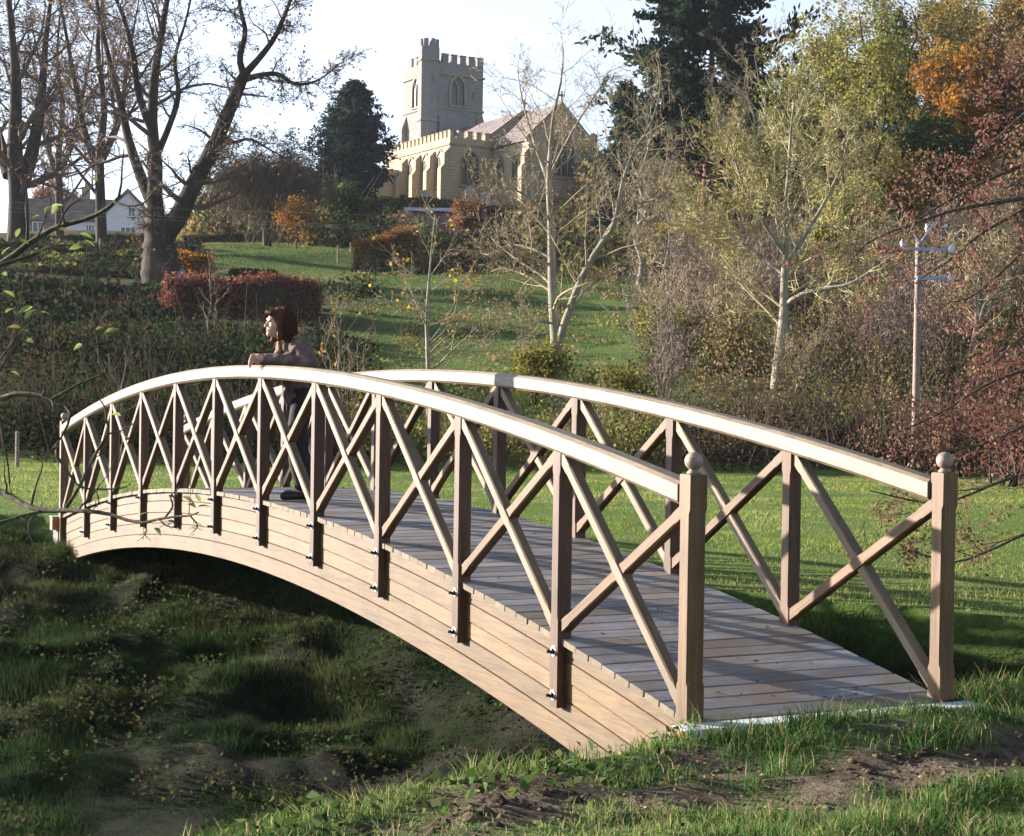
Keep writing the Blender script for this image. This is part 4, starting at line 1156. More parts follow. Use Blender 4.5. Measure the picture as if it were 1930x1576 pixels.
# ------------------------------------------------------------------ hedges
def hedge(name, label, pts, h, w, cols, seed, dens=400, size=.10, wave=.08, zoff=0.0, jit=.06):
    """clipped hedge along ground points (list of (px,d)); h may be a list"""
    rng = np.random.default_rng(seed)
    G = np.array([place(px, d, 500) for px, d in pts])
    root = thing(name, label, 'hedge', G[0])
    hh = np.asarray(h if isinstance(h, (list, tuple)) else [h] * len(pts), float)
    seglen = np.linalg.norm(np.diff(G[:, :2], axis=0), axis=1); s = np.concatenate([[0], np.cumsum(seglen)]); Lh = s[-1]
    def at(t):
        return np.stack([np.interp(t, s, G[:, k]) for k in range(3)], -1), np.interp(t, s, hh)
    n = 24
    tt = np.linspace(0, Lh, n); C_, H_ = at(tt); T = np.gradient(C_[:, :2], axis=0); T /= np.linalg.norm(T, axis=1, keepdims=True)
    Nn = np.stack([-T[:, 1], T[:, 0]], 1)
    V = []
    for k in range(n):
        for sw, z in ((-1, -.4), (-.96, .95), (-.7, 1.0), (.7, 1.0), (.96, .95), (1, -.4)):
            q = C_[k, :2] + Nn[k] * sw * (w / 2 - .06)
            V.append((q[0] - G[0, 0], q[1] - G[0, 1], C_[k, 2] + H_[k] * z - .07 - G[0, 2]))
    F = [(k * 6 + j, k * 6 + (j + 1) % 6, (k + 1) * 6 + (j + 1) % 6, (k + 1) * 6 + j) for k in range(n - 1) for j in range(6)] + [tuple(range(6)), tuple(range((n - 1) * 6, n * 6))[::-1]]
    me = bpy.data.meshes.new('twigs'); me.from_pydata(V, [], F); me.update()
    core = obj('twigs', me, M_HCORE, root)
    hm = hh.mean()
    area = Lh * (2 * hm + w) + 2 * w * hm
    N_ = int(area * dens)
    f = rng.random(N_)
    a1 = Lh * 2 * hm / area; a2 = a1 + Lh * w / area
    t = rng.random(N_) * Lh
    cen, H2 = at(t)
    Tn = np.stack([np.interp(t, tt, T[:, k]) for k in range(2)], 1); Nv = np.stack([-Tn[:, 1], Tn[:, 0]], 1)
    sd = np.sign(rng.random(N_) - .5); zz = rng.random(N_)
    lat = np.where(f < a1, sd * w / 2, (rng.random(N_) * 2 - 1) * w / 2)
    ht = np.where((f < a1) | (f >= a2), zz * H2, H2)
    endm = f >= a2
    t2 = np.where(endm, np.where(rng.random(N_) < .5, 0, Lh), t); cen2, H3 = at(t2)
    cen = np.where(endm[:, None], cen2, cen)
    wav = (vnoise(t * 1.7 + seed, zz * 3, seed) - .5) * wave * 2
    pts_ = np.stack([cen[:, 0] + Nv[:, 0] * (lat + wav), cen[:, 1] + Nv[:, 1] * (lat + wav), cen[:, 2] + ht + wav], 1) - G[0] + rng.normal(size=(N_, 3)) * jit
    V, F, c = leaf_quads(rng, pts_, size, cols, vary=.3)
    obj('leaves', mesh_np('leaves', V, [F], c), M_LEAF, core)
    return root
M_HCORE = plain('hedge_inside', (.035, .03, .018), .95, 0, .3, 3, .1)
BEECH = [(.30, .13, .035), (.24, .10, .03), (.20, .10, .035), (.34, .17, .05)]
WINE = [(.19, .065, .05), (.14, .055, .045), (.23, .10, .06), (.11, .06, .035)]
GREEN_H = [(.035, .05, .018), (.05, .07, .02), (.025, .035, .014)]
hedge('beech_hedge', 'clipped orange beech hedge block beside the shed, sloping up to one end', [(684, 95), (728, 97), (770, 99)], [1.6, 1.75, 2.0], 1.3, BEECH, 71)
hedge('beech_hedge', 'bright orange clipped hedge at the foot of the great chestnut', [(318, 88), (352, 86.5), (386, 86)], [1.5, 1.35, 1.2], 1.2, [(.42, .18, .04), (.34, .14, .03), (.28, .13, .03)], 72)
hedge('beech_hedge', 'long wine-red beech hedge below the terraced garden', [(325, 71), (420, 70.5), (500, 70), (592, 70)], [1.5, 1.3, 1.45, 1.1], 1.3, WINE, 73, 560, .10, .28, jit=.14)
hedge('box_hedge', 'low dark green clipped hedge across the upper lawn', [(440, 84.5), (480, 84), (515, 83.5)], .7, .8, GREEN_H, 74)
hedge('box_hedge', 'short dark green hedge stub at the end of the wine-red hedge', [(578, 73), (601, 73)], 1.1, .9, GREEN_H, 75)
hedge('garden_hedge', 'dark green garden hedge running across below the cottage', [(50, 120), (150, 119), (270, 118)], .55, 1.1, GREEN_H, 76, 260, .14)
hedge('garden_hedge', 'dark hedge bounding the upper lawn below the weeping tree', [(352, 120), (400, 119), (455, 118)], .7, .9, [(.05, .04, .025), (.04, .045, .02)], 77, 300, .12)
hedge('churchyard_hedge', 'rough yellow-green hedge along the churchyard below the church', [(560, 147), (680, 146), (790, 145), (900, 144), (960, 143)], [1.5, 1.6, 1.5, 1.3, 1.2], 1.8, [(.10, .11, .03), (.13, .13, .035), (.07, .08, .025)], 78, 200, .2, .35)

# ------------------------------------------------------------------ undergrowth (nobody could count it)
def thicket(name, label, seed, n, px_rng, d_rng, hgt, cols_fn, per=170, size=.12, hs=None, keep=None, rad=(.6, 1.5), stems=3):
    rng = np.random.default_rng(seed)
    d = np.sqrt(rng.uniform(d_rng[0] ** 2, d_rng[1] ** 2, n)); px = rng.uniform(px_rng[0], px_rng[1], n)
    if keep is not None:
        msk = keep(px, d, rng); d, px = d[msk], px[msk]; n = len(d)
    l = (px - PW / 2) / FPX * d
    X = CAM[0] + FH[0] * d + RH[0] * l; Y = CAM[1] + FH[1] * d + RH[1] * l
    Z = ground(X, Y)
    r = rng.uniform(rad[0], rad[1], n); hh = hgt * rng.uniform(.5, 1.2, n) * (.6 + .8 * fbm(X * .2, Y * .2, seed))
    if hs is not None: hh = hh * hs(px, d)
    V = rng.normal(size=(n, per, 3)); V /= np.linalg.norm(V, axis=2, keepdims=True)
    V *= rng.uniform(.45, 1.08, (n, per, 1)) ** .6
    V[..., 2] = np.abs(V[..., 2])
    # lumpy outline
    V *= (1 + .25 * np.sin(V[..., :1] * 5 + rng.random((n, 1, 1)) * 6) * np.cos(V[..., 1:2] * 4))
    pts = np.stack([X[:, None] + V[..., 0] * r[:, None], Y[:, None] + V[..., 1] * r[:, None], Z[:, None] - .15 + V[..., 2] * hh[:, None]], -1)
    cc = np.repeat(cols_fn(px, d, rng)[:, None], per, 1).reshape(-1, 3)
    V2, F2, c2 = leaf_quads(rng, pts.reshape(-1, 3), size * np.repeat(d / 55, per), cc, vary=.4, hue=.25)
    # bare stems poking through
    k = rng.integers(0, n, n * stems)
    p0 = np.stack([X[k] + rng.normal(size=len(k)) * r[k] * .5, Y[k] + rng.normal(size=len(k)) * r[k] * .5, Z[k]], -1)
    dv = np.stack([rng.normal(size=len(k)) * .35, rng.normal(size=len(k)) * .35, np.ones(len(k))], -1) * (hh[k] * rng.uniform(.7, 1.5, len(k)))[:, None]
    SP = np.stack([p0, p0 + dv * .5 + rng.normal(size=dv.shape) * .08, p0 + dv], 1)
    SV, SF = tubes(SP, np.array([.016, .011, .005])[None] * np.ones((len(k), 1)) * (d[k] / 55)[:, None], 3)
    tw = np.repeat(np.array([[.20, .16, .11]]) * rng.uniform(.4, 1.3, (len(k), 1)), 9, 0)
    me = mesh_np(name, np.concatenate([V2, SV]), [F2, SF + len(V2)], np.concatenate([c2, tw]))
    o = obj(name, me, M_LEAF)
    return tag(o, label, 'undergrowth', None, 'stuff')
def pal(rng, cols, n): return np.asarray(cols, float)[rng.integers(0, len(cols), n)]
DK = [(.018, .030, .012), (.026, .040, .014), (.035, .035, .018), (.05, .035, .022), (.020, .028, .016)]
OL = [(.15, .15, .04), (.21, .19, .055), (.11, .13, .036), (.26, .22, .07), (.09, .105, .032)]
BR = [(.17, .115, .06), (.23, .16, .075), (.14, .115, .05), (.11, .09, .055), (.27, .19, .08)]
PUR = [(.15, .10, .085), (.19, .135, .11), (.12, .085, .07)]
PU = [(.07, .045, .04), (.09, .06, .045), (.05, .045, .03)]
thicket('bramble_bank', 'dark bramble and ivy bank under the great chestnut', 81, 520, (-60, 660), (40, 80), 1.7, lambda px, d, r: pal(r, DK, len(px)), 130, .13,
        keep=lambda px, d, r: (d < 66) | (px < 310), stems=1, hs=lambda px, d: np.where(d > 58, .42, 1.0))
thicket('scrub_bank', 'olive and brown scrub along the foot of the slope', 82, 260, (640, 1340), (41, 56), .8, lambda px, d, r: np.where((r.random(len(px)) < .25)[:, None], pal(r, BR, len(px)), pal(r, OL, len(px))), 130, .10, stems=1,
        keep=lambda px, d, r: (d < 45) | (r.random(len(px)) < .3))
thicket('woodland_floor', 'brown and olive undergrowth of the wooded slope', 83, 520, (1290, 2020), (43, 92), 2.0, lambda px, d, r: np.where((r.random(len(px)) < .3)[:, None], pal(r, PUR, len(px)), np.where((r.random(len(px)) < .55)[:, None], pal(r, BR, len(px)), pal(r, OL, len(px)))), 160, .09, stems=3)
thicket('field_edge_hedge', 'dark tangled hedge bottom along the far side of the field', 84, 340, (-80, 2020), (38.5, 42.5), 1.5, lambda px, d, r: np.where((px < 650)[:, None], pal(r, DK, len(px)), np.where((px > 1250)[:, None], pal(r, PU, len(px)), pal(r, OL, len(px)))), 130, .11, hs=lambda px, d: np.where((px > 650) & (px < 1150), .62, 1.0))
thicket('terrace_shrubs', 'mixed garden shrubs round the terraced lawns', 85, 190, (340, 960), (99, 146), 1.6, lambda px, d, r: np.where((r.random(len(px)) < .4)[:, None], pal(r, BR, len(px)), pal(r, GREEN_H + OL[:2], len(px))), 100, .13,
        keep=lambda px, d, r: (d > 123) | ((px > 540) & (px < 960) & (d > 116)))
thicket('slope_shrubs', 'tangled brown shrubs below the churchyard and shed', 86, 260, (700, 1330), (84, 146), 2.3, lambda px, d, r: np.where((r.random(len(px)) < .5)[:, None], pal(r, BR + PU, len(px)), pal(r, OL, len(px))), 110, .14,
        keep=lambda px, d, r: (px > 960) | ((d < 119) & (d > 99) & (px > 745)))
thicket('cottage_shrubs', 'dark shrubs between the great chestnut and the cottage', 87, 150, (-60, 360), (88, 106), .6, lambda px, d, r: pal(r, DK + OL[:1], len(px)), 100, .13)
thicket('dark_shrub_belt', 'dark green shrubs running down from the orange hedge block to the grass slope', 90, 70, (610, 940), (76, 97), 1.7, lambda px, d, r: pal(r, DK + GREEN_H, len(px)), 150, .10, keep=lambda px, d, r: ((px > 690) & (d > 88)) | ((px < 700) & (d < 84)), stems=1)
thicket('slope_tufts', 'rough olive and straw tufts scattered over the grass slope', 92, 120, (640, 1300), (46, 90), .55, lambda px, d, r: np.where((r.random(len(px)) < .5)[:, None], pal(r, BR, len(px)), pal(r, OL, len(px))), 90, .07, rad=(.4, 1.1), stems=4)
thicket('ridge_wood', 'mass of mixed autumn wood along the hilltop at right', 88, 150, (1100, 2060), (128, 190), 7.5, lambda px, d, r: np.where((r.random(len(px)) < .5)[:, None], pal(r, BR, len(px)), pal(r, OL + GREEN_H, len(px))), 230, .16, rad=(2., 4.5), stems=2)
thicket('garden_shrubbery', 'dense shrubbery behind the weeping tree below the skyline', 89, 90, (345, 640), (124, 150), 3.4, lambda px, d, r: np.where((r.random(len(px)) < .5)[:, None], pal(r, BR, len(px)), pal(r, OL + GREEN_H, len(px))), 150, .14, rad=(1., 2.2))
# bare twiggy shrubs among the undergrowth: one is grown, the others are copies
def twig_shrub(seed, twig):
    rng = np.random.default_rng(seed); b_ = np.zeros(3)
    st_ = [up_stem(np.array([rng.normal() * .12, rng.normal() * .12, 0]), 2.6 * rng.uniform(.7, 1.1), .03, (rng.normal() * .32, rng.normal() * .32), rng, .06, 6, .12) for _ in range(9)]
    return build_tree('twiggy_shrub', 'bare twiggy shrub', 'shrub', b_, st_, [lv(10, .15, 1, 40, 13, .42, .06, .11, 5, .6, .008), lv(6, .2, 1, 40, 14, .5, .06, .13, 3, .7, .007), lv(3, .2, 1, 40, 14, .6, .06, .1, 2, .8, .006)], twig, twig, seed, sides=(5, 3, 2, 2))
rgs = np.random.default_rng(404)
KINDS_ = [(twig_shrub(201, M_TWIG_PALE), 'bare pale twiggy shrub in the undergrowth of the wooded slope', 'pale twiggy shrubs'),
          (twig_shrub(202, M_TWIG_MAUVE), 'bare mauve-brown twiggy shrub in the undergrowth of the wooded slope', 'mauve twiggy shrubs')]
for kk, (proto, lab, grp) in enumerate(KINDS_):
    for q in range(17):
        px_, d_ = rgs.uniform(1230, 1960), rgs.uniform(50, 92)
        o_ = proto if q == 0 else proto.copy()
        if q:
            COL.objects.link(o_)
            for ch_o in list(proto.children):
                c_o = ch_o.copy(); COL.objects.link(c_o); c_o.parent = o_
        o_['label'] = lab; o_['group'] = grp; o_['category'] = 'shrub'
        o_.location = tuple(float(v) for v in place(px_, d_, 600))
        o_.rotation_euler = (0, 0, rgs.uniform(0, 6.28)); sc_ = rgs.uniform(.75, 1.5); o_.scale = (sc_, sc_, sc_ * rgs.uniform(.9, 1.2))
# two rounded bushes standing clear on the slope
def bush(px, d, h, w, label, cols, seed, n=3500, size=.09):
    rng = np.random.default_rng(seed); b_ = place(px, d, 600)
    st_ = [up_stem(b_ + np.array([rng.normal() * .15, rng.normal() * .15, 0]), h * .9, .03, (rng.normal() * .3, rng.normal() * .3), rng, .05, 5) for _ in range(7)]
    build_tree('bush', label, 'bush', b_, st_, [lv(9, .1, 1, 50, 15, w / h * .55, .03, .12, 5, .6, .008), lv(5, .2, 1, 45, 15, .5, .03, .15, 3, .7, .006)], M_BARK_DARK, M_TWIG_BROWN, seed,
               leaves=dict(n=n, size=size, spread=.14, cols=cols, level=1), sides=(5, 3, 2))
bush(1240, 56, 1.9, 1.9, 'rounded dark olive bush at the edge of the grassy slope', OL[2:], 91)
bush(1390, 40, .55, .8, 'low straw-coloured tuft of weeds at the field edge', [(.22, .17, .08), (.16, .12, .06)], 92, 900, .06)
bush(1010, 50, 1.5, 1.9, 'yellow-green bramble bush left of the forked ash', [(.15, .15, .03), (.2, .17, .04)], 93)
bush(1180, 45, 1.3, 1.7, 'golden-olive bush right of the forked ash', [(.19, .16, .04), (.13, .12, .03)], 94)

# ------------------------------------------------------------------ telegraph pole
M_POLE = wood('grey_pole', (0.180, 0.125, 0.104), (0.254, 0.183, 0.152), (0.328, 0.242, 0.200), .8, .05)
M_ARM = plain('blue_grey_arm', (.25, .30, .42), .5, .3, .1, 8)
M_INS = plain('white_porcelain', (.5, .53, .58), .2, 0, .03, 8, .6)
PD = 40.0
pb = place(1724, PD, 890)
top_w = world_pt(1727, 452, PD)
PHt = float(top_w[2] - pb[2])
pole = thing('telegraph_pole', 'weathered wooden electricity pole with blue-grey crossarms and white insulators', 'utility pole', pb, YAW + math.pi)
po = MB().tube([(0, 0, t * (PHt + .4) - .4) for t in np.linspace(0, 1, 10)], np.linspace(.098, .076, 10), 14)
me = po.mesh('pole', True); obj('pole', me, M_POLE, pole)
def arm(z, y0, y1, x=.12, t=.075):
    return MB().box((x - t / 2, y0, z - t / 2), (x + t / 2, y1, z + t / 2)).build('crossarm', M_ARM, pole)
def insul(parent, y, z, x=.12, down=False):
    prof = [(.03, 0), (.05, .02), (.075, .05), (.06, .07), (.085, .10), (.06, .13), (.07, .16), (.03, .19), (.012, .2)]
    MB().lathe(prof, 14, (x, y, z)).build('insulator', M_INS, parent, True)
zz = PHt - .24
a1_ = arm(zz, -.46, .78)
insul(a1_, -.40, zz + .04); insul(a1_, .72, zz - .10, .2)
zz2 = PHt - .92
a2_ = arm(zz2, -.06, .78)
insul(a2_, .72, zz2 - .08, .2)
cl = MB(); tq = np.linspace(0, 2 * math.pi * 1.0, 18)
cl.tube([(.2, .86 + .13 * math.cos(t), zz2 + .10 + .16 * math.sin(t)) for t in tq], .018, 6); cl.build('cable_loop', M_IRON, a2_)
a3_ = MB().box((.10, .12, PHt + .28), (.18, .62, PHt + .36)).build('top_bracket', M_INS, pole)
for yy in (-.2, .2): MB().tube([(.1, 0, PHt - .1), (.12, yy, PHt + .2)], .02, 6).build('v_bracket', M_ARM, pole)
insul(a3_, .18, PHt + .14, .14)
# stay wire from the pole down to the field edge, and the overhead wires
M_WIRE = plain('grey_wire', (.09, .095, .1), .5, .5, .05)
p1 = world_pt(1722, 520, PD); p2 = world_pt(1492, 838, 40.5)
o = MB().tube([p1, (p1 + p2) / 2, p2], .009, 5).build('stay_wire', M_WIRE); tag(o, 'thin stay wire slanting from the pole down to the hedge', 'wire')
far_ends = [world_pt(-120, 374, 75), world_pt(-120, 382, 75), world_pt(-120, 390, 75)]
starts = [world_pt(1752, 426, PD), world_pt(1694, 462, PD), world_pt(1780, 466, PD)]
names = ['upper overhead wire running from the pole crossarm toward the cottage', 'middle overhead wire running from the crossarm end toward the cottage', 'lower overhead wire running from the short crossarm toward the cottage']
for s_, e_, nm in zip(starts, far_ends, names):
    pts = [s_ + (e_ - s_) * t + np.array([0, 0, -.6 * t * (1 - t)]) for t in np.linspace(0, 1, 24)]
    o = MB().tube(pts, .0035, 4).build('overhead_wire', M_WIRE); tag(o, nm, 'wire', 'overhead wires')
# fence post and garden posts
def fpost(px, d, h, label, r=.05, name='fence_post'):
    b_ = place(px, d, 800); rt = MB().prism([(r * math.cos(k * math.pi / 4 + .2) * (1 + .15 * (k % 2)), r * math.sin(k * math.pi / 4 + .2)) for k in range(8)], 2, -.3, h)
    rt.add([(0, 0, h + r * .5)] + [(r * math.cos(k * math.pi / 4 + .2), r * math.sin(k * math.pi / 4 + .2), h + .001) for k in range(8)], [(0, k + 1, (k + 1) % 8 + 1) for k in range(8)])
    o_ = rt.build(name, M_POLE, None, False, b_); tag(o_, label, 'post')
fpost(33, 36, .75, 'short weathered fence post at the field edge beyond the far bridge end')
fpost(632, 98, 1.0, 'thin dark post standing on the upper lawn', .05)
fpost(656, 102, .6, 'shorter post on the upper lawn beside the beech hedge block', .05)
fpost(184, 100, .8, 'small pale stake in front of the cottage hedge', .06)
# tarpaulin heap
rngt = np.random.default_rng(3)
b_ = place(343, 84, 520)
gxx, gyy = np.meshgrid(np.linspace(-.6, .6, 16), np.linspace(-.5, .5, 14), indexing='ij')
hz = .75 * np.exp(-((gxx / .38) ** 2 + (gyy / .32) ** 2)) * (1 + .5 * (fbm(gxx * 5, gyy * 5, 4) - .5)) + .1 * fbm(gxx * 8, gyy * 8, 6) - .08
ii = np.arange(16 * 14).reshape(16, 14)
o = obj('tarpaulin', mesh_np('tarpaulin', np.stack([gxx, gyy, hz], -1).reshape(-1, 3), [np.stack([ii[:-1, :-1], ii[1:, :-1], ii[1:, 1:], ii[:-1, 1:]], -1).reshape(-1, 4)]), plain('blue_grey_sheet', (.13, .16, .24), .5, 0, .2, 5), None, b_)
tag(o, 'crumpled blue-grey sheet heaped at the foot of the great chestnut', 'tarpaulin')

# ------------------------------------------------------------------ grass
def blades(rng, X, Y, h, w, cols, lean=.5, zoff=-.01, tri=False):
    n = len(X); Z = ground(X, Y) + zoff
    a = rng.random(n) * 2 * math.pi
    b2 = rng.random(n) * 2 * math.pi
    h = h * rng.uniform(.5, 1.3, n); w = w * rng.uniform(.7, 1.3, n)
    S = np.stack([np.cos(a), np.sin(a), np.zeros(n)], 1)
    Ld = np.stack([np.cos(b2), np.sin(b2), np.zeros(n)], 1) * (rng.uniform(.1, 1, n) * lean * h)[:, None]
    B = np.stack([X, Y, Z], 1); U = np.array([0, 0, 1.])
    mid = B + U * (h * .58)[:, None] + Ld * .35
    tip = B + U * (h * .95)[:, None] + Ld
    V = np.stack([B - S * (w / 2)[:, None], B + S * (w / 2)[:, None], mid + S * (w * .4)[:, None], mid - S * (w * .4)[:, None], tip], 1).reshape(-1, 3)
    if tri:
        V = np.stack([B - S * (w / 2)[:, None], B + S * (w / 2)[:, None], tip], 1).reshape(-1, 3)
        cc = np.clip(cols * rng.uniform(.65, 1.35, (n, 1)) * (1 + rng.normal(size=(n, 3)) * .08), .003, .9)
        return V, np.zeros((0, 4), int), np.arange(3 * n).reshape(n, 3), np.repeat(cc, 3, 0)
    i = np.arange(n)[:, None] * 5
    Q = np.concatenate([i, i + 1, i + 2, i + 3], 1); T = np.concatenate([i + 3, i + 2, i + 4], 1)
    cc = np.clip(cols * rng.uniform(.65, 1.35, (n, 1)) * (1 + rng.normal(size=(n, 3)) * .08), .003, .9)
    return V, Q, T, np.repeat(cc, 5, 0)

def fan(rng, n, px0, px1, d0, d1, power=2.0):
    px = rng.uniform(px0, px1, n)
    d = (rng.uniform(d0 ** power, d1 ** power, n)) ** (1 / power)
    l = (px - PW / 2) / FPX * d
    return CAM[0] + FH[0] * d + RH[0] * l, CAM[1] + FH[1] * d + RH[1] * l, d

def on_deck(x, y): return (x > -LB - .1) & (x < .22) & (y > -.02) & (y < WID + .1)
def gcol(rng, n, pals, X, Y, sc=.8, seed=1):
    k = np.clip((fbm(X * sc, Y * sc, seed) - .5) * 2.2 + .5 + rng.normal(size=n) * .18, 0, .999)
    P_ = np.asarray(pals, float); f = k * (len(P_) - 1); i = f.astype(int)
    return P_[i] * (1 - (f - i))[:, None] + P_[np.minimum(i + 1, len(P_) - 1)] * (f - i)[:, None]
rg = np.random.default_rng(101)
# near bank
X, Y, d = fan(rg, 150000, 350, 2100, 4.9, 11.5)
dep = zone_dep(X, Y); xe = np.interp(Y, YE, XE)
md = mudness(X, Y)
clump = fbm(X * 3.2, Y * 3.2, 55)
keep = (X > xe - .9) & ~on_deck(X, Y) & (rg.random(len(X)) > md * 1.02) & (rg.random(len(X)) < .25 + clump * 1.2)
X, Y, d, clump = X[keep], Y[keep], d[keep], clump[keep]
hh = .034 + .062 * np.clip(clump - .35, 0, 1) / .4
edge = np.exp(-((X - np.interp(Y, YE, XE) - .05) / .35) ** 2)
hh = hh * (1 + .6 * edge + .5 * np.exp(-((X - .42) / .25) ** 2) * (Y > .2) * (Y < 1.5))
gc_ = gcol(rg, len(X), [(.05, .10, .03), (.085, .15, .042), (.13, .20, .058), (.20, .23, .09)], X, Y)
straw = rg.random(len(X)) < .09
gc_[straw] = np.array([.30, .24, .12])
V, Q, T, c = blades(rg, X, Y, hh * np.where(straw, 1.25, 1), .0046, gc_, .95)
o = obj('near_grass', mesh_np('near_grass', V, [Q, T], c), M_GRASS)
tag(o, 'lit short grass on the near bank in front of the bridge', 'grass', None, 'stuff')
# ditch sides
X, Y, d = fan(rg, 520000, -80, 2050, 8.5, 24)
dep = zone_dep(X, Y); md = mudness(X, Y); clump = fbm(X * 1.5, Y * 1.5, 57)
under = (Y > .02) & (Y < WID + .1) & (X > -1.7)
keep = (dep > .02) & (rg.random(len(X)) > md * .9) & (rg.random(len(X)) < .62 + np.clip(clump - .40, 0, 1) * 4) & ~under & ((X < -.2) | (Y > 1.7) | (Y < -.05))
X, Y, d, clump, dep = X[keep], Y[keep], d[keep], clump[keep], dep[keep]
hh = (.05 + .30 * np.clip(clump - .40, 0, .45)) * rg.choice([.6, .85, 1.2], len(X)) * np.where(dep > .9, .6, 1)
V, Q, T, c = blades(rg, X, Y, hh, .004 + d * .00026, gcol(rg, len(X), [(.012, .026, .010), (.022, .044, .016), (.038, .066, .022), (.07, .08, .035)], X, Y, .8, 3), .9, tri=True)  # blade colours lowered so the ditch reads as deep shade
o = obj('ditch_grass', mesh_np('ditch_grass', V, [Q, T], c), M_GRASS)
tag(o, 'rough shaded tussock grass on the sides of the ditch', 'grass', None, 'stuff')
X, Y, d = fan(rg, 60000, -80, 1400, 8.5, 22)
keep = (zone_dep(X, Y) > .05) & (fbm(X * 1.3, Y * 1.3, 73) > .50) & ((Y < 0) | (X < -1.7)) & (rg.random(len(X)) < .5)
X, Y = X[keep], Y[keep]
pts = np.stack([X, Y, ground(X, Y) + rg.uniform(.01, .14, len(X))], 1)
V, F, c = leaf_quads(rg, pts, .038, [(.03, .05, .016), (.05, .075, .025), (.045, .038, .022), (.060, .048, .028)], elong=1.5, flat=.4)
o = obj('ditch_weeds', mesh_np('ditch_weeds', V, [F], c), M_LEAF); tag(o, 'dock leaves and dead leaves among the shaded grass of the ditch', 'weeds', None, 'stuff')
# field
X, Y, d = fan(rg, 190000, -80, 2050, 9, 41, 1.3)
dep = zone_dep(X, Y); clump = fbm(X * 1.1, Y * 1.1, 59)
keep = (dep < .03) & ~on_deck(X, Y) & (X < np.interp(Y, YT, XT) + .1)
X, Y, d, clump = X[keep], Y[keep], d[keep], clump[keep]
hh = .026 + .034 * np.clip(clump - .35, 0, 1) / .4
V, Q, T, c = blades(rg, X, Y, hh, .0035 + d * .00042, gcol(rg, len(X), [(.15, .205, .045), (.20, .25, .06), (.25, .285, .075), (.30, .305, .105)], X, Y, .45, 5), .8, tri=True)
o = obj('field_grass', mesh_np('field_grass', V, [Q, T], c), M_GRASS)
tag(o, 'bright sunlit pasture grass of the field beyond the bridge', 'grass', None, 'stuff')
# lawns on the hill
def lawn(n, px0, px1, d0, d1, name, label, cols):
    X, Y, d = fan(rg, n, px0, px1, d0, d1)
    V, Q, T, c = blades(rg, X, Y, .10, .05, gcol(rg, len(X), cols, X, Y, .3, 7), .8, tri=True)
    o = obj(name, mesh_np(name, V, [Q, T], c), M_GRASS); tag(o, label, 'grass', None, 'stuff')
LAWN = [(.065, .10, .032), (.10, .14, .045), (.15, .165, .065), (.19, .165, .085)]
lawn(42000, 620, 1330, 43, 92, 'slope_grass', 'green grass slope behind the bare ash', LAWN)
lawn(22000, 370, 700, 86, 123, 'terrace_lawn', 'green terraced garden lawn above the wine-red hedge', LAWN)
# leaf litter and dead stalks on the near bank and along the ditch
X, Y, d = fan(rg, 15000, 300, 2050, 4.9, 11)
md = mudness(X, Y)
keep = (X > np.interp(Y, YE, XE) - .7) & ~on_deck(X, Y) & (rg.random(len(X)) < .10 + md * .5)
X, Y = X[keep], Y[keep]
pts = np.stack([X, Y, ground(X, Y) + rg.uniform(.004, .03, len(X))], 1)
V, F, c = leaf_quads(rg, pts, .019, [(.16, .10, .06), (.24, .17, .10), (.10, .065, .045), (.30, .22, .12), (.055, .04, .03)], elong=1.6, flat=.75)
o = obj('leaf_litter', mesh_np('leaf_litter', V, [F], c), M_LITTER); tag(o, 'dead brown leaves and stalks strewn on the bare earth of the near bank', 'leaf litter', None, 'stuff')
# broad-leaved weeds on the near edge
X, Y, d = fan(rg, 7000, 100, 1500, 4.9, 12)
xe = np.interp(Y, YE, XE)
keep = (X > xe - 1.3) & (X < xe + .5) & (fbm(X * 2.3, Y * 2.3, 71) > .52) & ~on_deck(X, Y) & (Y < .0)
X, Y = X[keep], Y[keep]
pts = np.stack([X, Y, ground(X, Y) + rg.uniform(.02, .10, len(X))], 1)
V, F, c = leaf_quads(rg, pts, .042, [(.05, .085, .02), (.075, .11, .03), (.10, .13, .05)], elong=1.3, flat=.5)
o = obj('weeds', mesh_np('weeds', V, [F], c), M_LEAF); tag(o, 'low broad-leaved weeds along the lip of the near bank', 'weeds', None, 'stuff')
# clods of earth on the worn patch
X, Y, d = fan(rg, 1500, 600, 2050, 5.2, 10)
keep = (mudness(X, Y) > .5) & (X > np.interp(Y, YE, XE)) & ~on_deck(X, Y)
X, Y = X[keep], Y[keep]
base = np.array([(0, 0, 1), (1, 0, 0), (0, 1, 0), (-1, 0, 0), (0, -1, 0), (0, 0, -1)], float)
tri = np.array([(0, 1, 2), (0, 2, 3), (0, 3, 4), (0, 4, 1), (5, 2, 1), (5, 3, 2), (5, 4, 3), (5, 1, 4)])
n = len(X); r_ = rg.uniform(.008, .035, n) * rg.uniform(.6, 1.2, n)
V = base[None] * (1 + .35 * rg.normal(size=(n, 6, 1))) * r_[:, None, None] * np.array([1.2, 1.2, .7]) + np.stack([X, Y, ground(X, Y)], 1)[:, None]
F = (tri[None] + (np.arange(n) * 6)[:, None, None]).reshape(-1, 3)
cl_ = np.repeat(np.array([[.09, .068, .05]]) * rg.uniform(.5, 1.5, (n, 1)), 6, 0)
o = obj('earth_clods', mesh_np('earth_clods', V.reshape(-1, 3), [F], cl_), M_LITTER); tag(o, 'small clods of dry earth on the worn near bank', 'earth', None, 'stuff')

